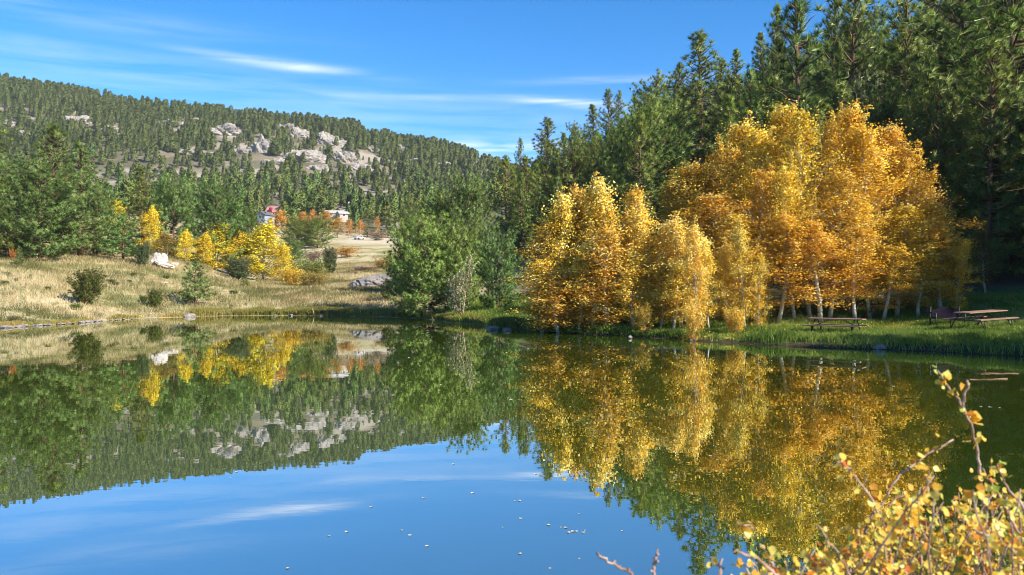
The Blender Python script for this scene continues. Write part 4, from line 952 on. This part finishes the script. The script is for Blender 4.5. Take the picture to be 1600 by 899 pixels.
# ------------------------------------------------------------------ houses in the valley
def flat_mat(name, c, rough=0.7, var=0.12, metallic=0.0):
    return surf_mat(name, [(0.3, tuple(x * (1 - var) for x in c)), (0.7, tuple(min(1, x * (1 + var)) for x in c))], 1.2, rough, 0.15, metallic=metallic)
def gable_house(name, p, L, W, hw, hr, yaw, mw, mr, label, wins=(), chimney=False, gable_win=False, over=0.5, dormer=None):
    r = empty(name, p, yaw); tag(r, label, 'house')
    V = np.array([(-L/2,-W/2,-2),(L/2,-W/2,-2),(L/2,W/2,-2),(-L/2,W/2,-2),(-L/2,-W/2,hw),(L/2,-W/2,hw),(L/2,W/2,hw),(-L/2,W/2,hw),(-L/2,0,hw+hr),(L/2,0,hw+hr)], float)
    obj('wall', build_mesh('wall', V, [np.array([(0,1,5,4),(1,2,6,5),(2,3,7,6),(3,0,4,7)]), np.array([(4,8,7),(5,6,9)])], None, [mw]), r)
    rb = MB(); sl = hr / (W / 2)
    for s in (-1, 1):
        a = np.array([(-L/2-over, 0, hw+hr+0.12), (L/2+over, 0, hw+hr+0.12), (L/2+over, s*(W/2+over), hw-over*sl+0.12), (-L/2-over, s*(W/2+over), hw-over*sl+0.12)])
        rb.add(np.concatenate([a, a - [0, 0, 0.22]]), [(0,1,2,3),(7,6,5,4),(0,4,5,1),(1,5,6,2),(2,6,7,3),(3,7,4,0)])
    rf = obj('roof', rb.mesh('roof', mr), r)
    if chimney:
        mb = MB(); mb.box((L*0.2, W*0.12, hw+hr+0.3), (0.8, 0.8, 1.6)); obj('chimney', mb.mesh('chimney', M['rock']), rf)
    for (x, z, w, h, side) in wins:
        fb = MB(); pb = MB()
        if side == 'f':
            fb.box((x, -W/2-0.04, z), (w+0.3, 0.08, h+0.3)); pb.box((x, -W/2-0.09, z), (w, 0.06, h))
        else:
            e = 1 if side == 'r' else -1
            fb.box((e*(L/2+0.04), x, z), (0.08, w+0.3, h+0.3)); pb.box((e*(L/2+0.09), x, z), (0.06, w, h))
        f = obj('window', fb.mesh('window', M['trim']), r); obj('pane', pb.mesh('pane', M['glass']), f)
    if dormer:
        x, w, h = dormer
        V = np.array([(x-w/2,-W/2-0.6,hw*0.55),(x+w/2,-W/2-0.6,hw*0.55),(x,-W/2-0.6,hw*0.55+h),(x-w/2,0.5,hw*0.55),(x+w/2,0.5,hw*0.55),(x,0.5,hw*0.55+h)], float)
        obj('front_gable', build_mesh('front_gable', V, [np.array([(0,1,2)]), np.array([(0,2,5,3),(1,4,5,2)])], None, [mw]), r)
    return r
def houses():
    M['trim'] = flat_mat('white_trim', (0.65, 0.65, 0.65)); M['glass'] = flat_mat('window_glass', (0.03, 0.035, 0.05), 0.15)
    redw = flat_mat('dark_red_wall', (0.16, 0.022, 0.03)); salmon = flat_mat('salmon_metal_roof', (0.46, 0.22, 0.18), 0.5)
    blue = flat_mat('blue_grey_wall', (0.25, 0.29, 0.38)); dark = flat_mat('dark_shingle_roof', (0.13, 0.12, 0.13)); pale = flat_mat('pale_metal_roof', (0.42, 0.39, 0.36), 0.6)
    cream = flat_mat('cream_wall', (0.36, 0.32, 0.27)); red2 = flat_mat('red_board_wall', (0.42, 0.07, 0.04))
    def at(u, y, d): D = d * K; return np.array([(u - 800) / F * D, D, H + (HOR - y) * D / F])
    gable_house('red_house', at(431, 340, 232), 5.8, 5.6, 2.0, 2.2, -0.20, redw, salmon, 'dark red house with a salmon roof above the orange aspens', [(-1.2, 1.2, 1.0, 0.8, 'f'), (1.4, 1.2, 1.0, 0.8, 'f')], True, dormer=(-0.9, 2.4, 2.6))
    gable_house('blue_house', at(415, 346, 220), 6, 3.6, 2.4, 1.0, math.radians(70), blue, dark, 'small blue-grey gabled house below the red house', [(0.0, 1.2, 1.0, 1.0, 'l')], False)
    gable_house('pale_house', at(523, 341, 236), 6.5, 5, 1.9, 1.0, 0.15, cream, pale, 'low house with a pale grey roof behind the orange aspens', [(-1.5, 1.0, 1.0, 0.8, 'f'), (1.2, 1.0, 1.0, 0.8, 'f')], False)
    gable_house('garage_building', at(535, 341, 233), 3.4, 4, 1.7, 0.8, 0.5, cream, pale, 'small outbuilding at the right end of the pale-roofed house', [(0, 0.9, 0.8, 0.7, 'f')], False)
    gable_house('red_cabin', at(394, 320, 300), 5.0, 4.5, 2.0, 1.2, 0.1, red2, pale, 'little bright red cabin on the slope above the red house', [(-1.1, 1.1, 0.9, 0.9, 'f'), (1.1, 1.1, 0.9, 0.9, 'f')], False)
    gable_house('white_cabin', at(549, 320, 300), 2.3, 2.2, 0.6, 0.6, 0.2, cream, pale, 'tiny white-roofed cabin among the hillside pines', [(0, 0.4, 0.6, 0.4, 'f')], False)
    # white pickup by the meadow
    p = gp(561, 182)
    r = empty('parked_pickup', p + np.array([0, 0, 0.0]), 1.15); r.scale = (0.75,) * 3; tag(r, 'white pickup with dark windows parked at the edge of the pale meadow', 'pickup')
    wh = flat_mat('white_car_paint', (0.48, 0.48, 0.48), 0.4, 0.03); ty = flat_mat('tyre_rubber', (0.02, 0.02, 0.02))
    prof = np.array([(-2.6,0.45),(2.6,0.45),(2.65,0.95),(1.5,1.05),(0.9,1.75),(-0.6,1.8),(-0.75,1.1),(-2.6,1.1)])
    n = len(prof); V = np.concatenate([np.stack([prof[:,0], np.full(n, s*0.95), prof[:,1]], 1) for s in (-1, 1)])
    obj('body', build_mesh('body', V, [np.array([(i, (i+1)%n, n+(i+1)%n, n+i) for i in range(n)]), np.array([list(range(n))[::-1], list(range(n, 2*n))])], None, [wh]), r)
    for s in (-1, 1):
        mb = MB(); mb.box((0.15, s*0.96, 1.42), (1.3, 0.03, 0.45)); obj('side_window', mb.mesh('side_window', M['glass']), r)
        for x in (-1.6, 1.65):
            mb = MB(); mb.tube([(x, s*0.75, 0.42), (x, s*1.0, 0.42)], 0.42, 16); obj('wheel', mb.mesh('wheel', ty), r)

# ------------------------------------------------------------------ foreground shrub
def foreground():
    rng = np.random.default_rng(31)
    def stem(pts, D0, D1): 
        k = len(pts); return np.array([pp(u, y, D0 + (D1 - D0) * i / max(1, k - 1)) for i, (u, y) in enumerate(pts)])
    def refine(P, n=4):
        t = np.arange(len(P)); tt = np.linspace(0, len(P) - 1, (len(P) - 1) * n + 1)
        Q = np.stack([np.interp(tt, t, P[:, k]) for k in range(3)], 1)
        return Q + rng.normal(0, 0.0025, Q.shape)
    g0 = pp(1500, 1150, 2.3); g0[2] = float(ground(g0[0], g0[1]))
    root = empty('autumn_shrub', g0)
    tag(root, 'sprawling orange and yellow leaved shrub in the near lower right corner', 'shrub')
    wood = MB(); tips = []; LP = []; LD = []; LT = []; LS = []
    def leafcl(p, n, sp, tn=None, sz=0.0095):
        for _ in range(n):
            LP.append(p + rng.normal(0, sp, 3)); LD.append(unit(rng.normal(0, 1, 3) + np.array([0.3, -0.5, 0.5]))); LT.append(rng.normal(0.56 if tn is None else tn, 0.22)); LS.append(sz * rng.uniform(0.65, 1.3))
    def add_stem(pts, D0, D1, r0, r1, nl, sp=0.012, skip=0.0, tn=None):
        P = refine(stem(pts, D0, D1)); k = len(P)
        wood.tube(P, np.linspace(r0, r1, k) * 0.72, 7, rng.uniform(0.3, 0.8))
        for _ in range(nl):
            f = rng.uniform(skip, 1.0); i = min(k - 2, int(f * (k - 1))); p = P[i] + (P[i + 1] - P[i]) * rng.uniform()
            leafcl(p + rng.normal(0, 0.008, 3), rng.integers(1, 4), sp, tn)
        return P
    add_stem([(1556,960),(1543,824),(1537,790),(1532,748),(1527,705),(1517,662),(1501,632),(1482,605),(1464,579)], 2.35, 2.2, 0.0075, 0.0035, 15, 0.010, 0.25)
    add_stem([(1503,634),(1508,612),(1514,598)], 2.22, 2.2, 0.005, 0.0045, 1)
    leafcl(pp(1464, 578, 2.2), 4, 0.008, 0.98); leafcl(pp(1520, 655, 2.21), 5, 0.008, 0.6, 0.016)
    add_stem([(1440,930),(1425,890),(1407,854),(1381,820),(1366,786),(1339,748),(1322,732),(1309,720)], 2.15, 2.0, 0.0065, 0.003, 14, 0.010, 0.2)
    add_stem([(1328,885),(1343,850),(1362,805),(1381,782),(1407,741),(1449,711),(1490,686)], 2.3, 2.4, 0.0065, 0.0035, 14, 0.011, 0.1)
    add_stem([(1345,930),(1320,880),(1298,854),(1288,838),(1277,820)], 1.95, 1.9, 0.0045, 0.002, 1, 0.01)
    add_stem([(1600,850),(1577,805),(1558,771),(1545,750),(1535,733)], 2.3, 2.25, 0.006, 0.003, 10, 0.012)
    add_stem([(1612,820),(1596,790),(1577,764),(1565,745),(1558,728)], 2.1, 2.1, 0.006, 0.003, 9, 0.012)
    add_stem([(1260,930),(1211,896),(1181,873),(1163,866),(1146,861)], 1.9, 1.85, 0.0075, 0.0035, 7, 0.012)
    add_stem([(1222,915),(1206,880),(1196,865),(1186,852)], 1.95, 1.9, 0.005, 0.003, 6, 0.012)
    add_stem([(1600,868),(1560,850),(1528,831),(1512,820),(1498,811)], 2.0, 2.05, 0.0055, 0.003, 14, 0.014)
    add_stem([(1362,930),(1364,896),(1369,870),(1373,846)], 2.1, 2.1, 0.0045, 0.0025, 6, 0.012)
    add_stem([(1450,800),(1449,756),(1453,737)], 2.25, 2.25, 0.004, 0.003, 6, 0.012)
    add_stem([(1440,790),(1412,775),(1385,790)], 2.2, 2.15, 0.004, 0.003, 4, 0.01)
    add_stem([(1180,830),(1168,822),(1152,817)], 1.95, 1.9, 0.003, 0.003, 2, 0.008)
    for k in range(118):                        # the dense lower mass
        u0 = rng.uniform(1170, 1660); u1 = u0 + rng.normal(0, 55)
        top = np.interp(u1, [1100, 1150, 1250, 1320, 1400, 1460, 1520, 1600, 1700], [905, 862, 866, 828, 784, 742, 768, 762, 750])
        y1 = top + abs(rng.normal(0, 38)); D = rng.uniform(1.85, 2.75)
        m = (u0 * 0.4 + u1 * 0.6 + rng.normal(0, 12), y1 + 0.45 * (985 - y1))
        add_stem([(u0, 1010), m, (u1, y1)], D, D + rng.normal(0, 0.1), 0.0045, 0.002, int(rng.uniform(9, 20)), 0.016, 0.15)
    # main stools down to the ground
    for (u, D) in [(1556, 2.35), (1440, 2.15), (1345, 2.2), (1260, 1.95), (1600, 2.2)]:
        a = pp(u, 950, D); b = g0 + np.array([rng.normal(0, 0.12), rng.normal(0, 0.12), -0.05])
        wood.tube(refine(np.array([b, (a + b) / 2 + rng.normal(0, 0.03, 3), a])), np.linspace(0.011, 0.0065, 9), 7)
    obj('stem', wood.mesh('stem', M['bark_shrub'], True), root, -g0)
    P = np.array(LP); D = np.array(LD); k = len(P); n = 7
    s1 = unit(np.cross(D, rng.normal(0, 1, (k, 3)))); s2 = np.cross(D, s1)
    a = np.linspace(0, 2 * math.pi, n, endpoint=False)
    S = np.array(LS)[:, None, None]
    rad = (1 + 0.16 * np.cos(3 * a))[None, :, None] * S
    V = P[:, None] + s1[:, None] * np.cos(a)[None, :, None] * rad + s2[:, None] * np.sin(a)[None, :, None] * rad * 0.85 + D[:, None] * (0.35 * S * np.cos(2 * a)[None, :, None] ** 2)
    V = np.concatenate([V, P[:, None]], 1).reshape(-1, 3)
    base = np.arange(k)[:, None, None] * (n + 1)
    tri = np.array([(i, (i + 1) % n, n) for i in range(n)])[None]
    obj('foliage', build_mesh('foliage', V, [(base + tri).reshape(-1, 3)], {'tint': np.repeat(np.clip(np.array(LT), 0, 1), n + 1)}, [M['shrub_leaf']], None, True), root, -g0)
    # bare twigs poking up at the lower edge
    for pts, D, l in [([(1010, 960), (985, 897), (962, 884), (940, 872), (934, 868)], 2.0, 'bare reddish twig reaching left over the blue reflection'), ([(1020, 960), (1022, 896), (1023, 880), (1027, 858)], 2.0, 'short upright bare twig with a pale tip beside the leaning twig'), ([(1128, 960), (1128, 900), (1127, 873)], 1.9, 'tiny upright stalk left of the shrub')]:
        P = refine(stem(pts, D, D)); b = P[0].copy(); b[2] = float(ground(b[0], b[1])) - 0.03
        P = np.concatenate([[b, (b + P[0]) / 2], P])
        mb = MB(); mb.tube(P, np.linspace(0.005, 0.0022, len(P)), 6, 0.7)
        for i in range(3, len(P) - 1, 2):
            q = P[i] + rng.normal(0, 0.008, 3); mb.tube([P[i], q, q + rng.normal(0, 0.003, 3)], 0.003, 5, 0.8)
        c = b.copy(); mb.V = [v - c for v in mb.V]
        o = obj('bare_twig', mb.mesh('bare_twig', M['bark_shrub'], True), None, c); tag(o, l, 'twig')
    # tufts of grass on the near bank
    q = np.stack([rng.uniform(-6, 9, 9000), rng.uniform(0.6, 3.8, 9000)], 1)
    q = q[(np.hypot(q[:, 0], q[:, 1]) > 1.0)]
    grass('bank_grass', 'short grass on the near bank below the camera', q, rng.uniform(0.05, 0.22, len(q)), 0.006, 0.4, M['grass_dry'], rng.normal(0.4, 0.2, len(q)), rng)

# ------------------------------------------------------------------ light, sky, camera
SUN = unit(np.array([0.80, -0.60, 0.0])); ELEV = math.radians(33)
def sky():
    w = bpy.data.worlds.new('World'); scene.world = w; w.use_nodes = True
    nt = w.node_tree; nt.nodes.clear()
    out = N(nt, 'ShaderNodeOutputWorld'); bg = N(nt, 'ShaderNodeBackground'); bg.inputs['Strength'].default_value = 0.115
    st = N(nt, 'ShaderNodeTexSky', sky_type='NISHITA'); st.sun_disc = False
    st.sun_elevation = ELEV; st.sun_rotation = math.atan2(SUN[0], SUN[1])
    st.altitude = 2600; st.air_density = 1.0; st.dust_density = 0.6; st.ozone_density = 3.0
    tc = N(nt, 'ShaderNodeTexCoord'); sx = N(nt, 'ShaderNodeSeparateXYZ'); nt.links.new(tc.outputs['Generated'], sx.inputs[0])
    def math_(op, a, b=None, c=None):
        n = N(nt, 'ShaderNodeMath', operation=op)
        for k, v in enumerate((a, b, c)):
            if v is None: continue
            if isinstance(v, (int, float)): n.inputs[k].default_value = v
            else: nt.links.new(v, n.inputs[k])
        return n.outputs[0]
    az = math_('ARCTAN2', sx.outputs[0], sx.outputs[1]); el = math_('ARCSINE', sx.outputs[2])
    cb = N(nt, 'ShaderNodeCombineXYZ'); nt.links.new(az, cb.inputs[0]); nt.links.new(el, cb.inputs[1])
    mp = N(nt, 'ShaderNodeMapping'); mp.inputs['Scale'].default_value = (5.0, 60, 1); mp.inputs['Rotation'].default_value = (0, 0, 0.04)
    nt.links.new(cb.outputs[0], mp.inputs[0])
    no = N(nt, 'ShaderNodeTexNoise'); no.inputs['Scale'].default_value = 1.0; no.inputs['Detail'].default_value = 6; no.inputs['Roughness'].default_value = 0.55
    no.inputs['Distortion'].default_value = 0.4
    nt.links.new(mp.outputs[0], no.inputs['Vector'])
    tot = None
    def adir(u, y): return math.atan((u - 800) / F), math.atan((HOR - y) / math.hypot(F, u - 800))
    for (u, y, wu, wy, slope, amt) in [(440, 101, 120, 7, -0.06, 0.6), (150, 92, 330, 20, -0.05, 0.17), (895, 161, 90, 6, -0.09, 0.75), (660, 152, 150, 5, 0.0, 0.22), (960, 126, 130, 5, 0.0, 0.28),
                                   (760, 232, 110, 14, 0, 0.75), (700, 190, 520, 40, 0, 0.11), (250, 145, 320, 24, 0, 0.11), (120, 25, 300, 14, 0, 0.14), (-500, 150, 350, 26, 0.03, 0.4), (2100, 60, 300, 30, 0, 0.3)]:
        a0, e0 = adir(u, y); wa = wu / F * math.cos(a0) ** 2; we = wy / F
        da = math_('SUBTRACT', az, a0); de = math_('SUBTRACT', el, e0)
        de = math_('SUBTRACT', de, math_('MULTIPLY', da, slope))
        q = math_('ADD', math_('POWER', math_('ABSOLUTE', math_('DIVIDE', da, wa)), 2.0), math_('POWER', math_('ABSOLUTE', math_('DIVIDE', de, we)), 2.0))
        g = math_('MULTIPLY', math_('EXPONENT', math_('MULTIPLY', q, -1.0)), amt)
        tot = g if tot is None else math_('ADD', tot, g)
    mr = N(nt, 'ShaderNodeMapRange'); mr.inputs[1].default_value = 0.36; mr.inputs[2].default_value = 0.66; nt.links.new(no.outputs['Fac'], mr.inputs[0])
    fac = N(nt, 'ShaderNodeMath', operation='MULTIPLY', use_clamp=True); nt.links.new(tot, fac.inputs[0]); nt.links.new(mr.outputs[0], fac.inputs[1])
    hsv = N(nt, 'ShaderNodeHueSaturation'); hsv.inputs['Saturation'].default_value = 1.33; nt.links.new(st.outputs[0], hsv.inputs['Color'])
    mx = N(nt, 'ShaderNodeMix', data_type='RGBA'); nt.links.new(fac.outputs[0], mx.inputs[0]); nt.links.new(hsv.outputs[0], mx.inputs[6])
    mx.inputs[7].default_value = (6.2, 6.4, 6.6, 1)
    nt.links.new(mx.outputs[2], bg.inputs['Color']); nt.links.new(bg.outputs[0], out.inputs[0])
    L = bpy.data.lights.new('sun', 'SUN'); L.energy = 4.8; L.angle = math.radians(0.5); L.color = (1.0, 0.93, 0.82)
    o = bpy.data.objects.new('sun', L); COL.objects.link(o)
    from mathutils import Vector
    s = Vector((SUN[0] * math.cos(ELEV), SUN[1] * math.cos(ELEV), math.sin(ELEV)))
    o.rotation_euler = s.to_track_quat('Z', 'Y').to_euler(); o.location = (40, -30, 60)

def haze():
    m, nt, out = new_mat('thin_air')
    v = N(nt, 'ShaderNodeVolumePrincipled'); v.inputs['Density'].default_value = 0.00008; v.inputs['Color'].default_value = (0.86, 0.92, 1.0, 1); v.inputs['Anisotropy'].default_value = 0.0
    nt.links.new(v.outputs[0], out.inputs['Volume'])
    mb = MB(); mb.box((0, 560, 105), (3600, 1420, 216))
    o = obj('haze', mb.mesh('haze', m)); tag(o, 'faint blue air haze lying over the valley', 'haze', kind='stuff')

def camera():
    c = bpy.data.cameras.new('camera'); o = bpy.data.objects.new('camera', c); COL.objects.link(o)
    c.sensor_width = 36; c.lens = 36 * F / 1600; c.clip_start = 0.05; c.clip_end = 5000
    o.location = (0, 0, H); o.rotation_euler = (math.pi / 2, 0, 0)
    c.dof.use_dof = True; c.dof.focus_distance = 45; c.dof.aperture_fstop = 5.0
    scene.camera = o
    vs = scene.view_settings; vs.view_transform = 'Standard'; vs.look = 'None'; vs.gamma = 1; vs.exposure = 1.08; vs.use_curve_mapping = False
    cy = scene.cycles
    cy.use_denoising = True; cy.filter_width = 1.0; cy.denoising_input_passes = 'RGB_ALBEDO_NORMAL'; cy.denoising_prefilter = 'ACCURATE'; cy.max_bounces = 6; cy.diffuse_bounces = 3; cy.glossy_bounces = 3; cy.transmission_bounces = 3; cy.transparent_max_bounces = 4
    cy.caustics_reflective = False; cy.caustics_refractive = False; cy.sample_clamp_indirect = 6

import time as _t
_t0 = _t.time()
for f in (make_ground, make_water, protos, place_trees, far_hill, all_grass, leaf_litter, stones, furniture, weeds, houses, foreground, haze, sky, camera):
    f(); print(f.__name__, round(_t.time() - _t0, 1))
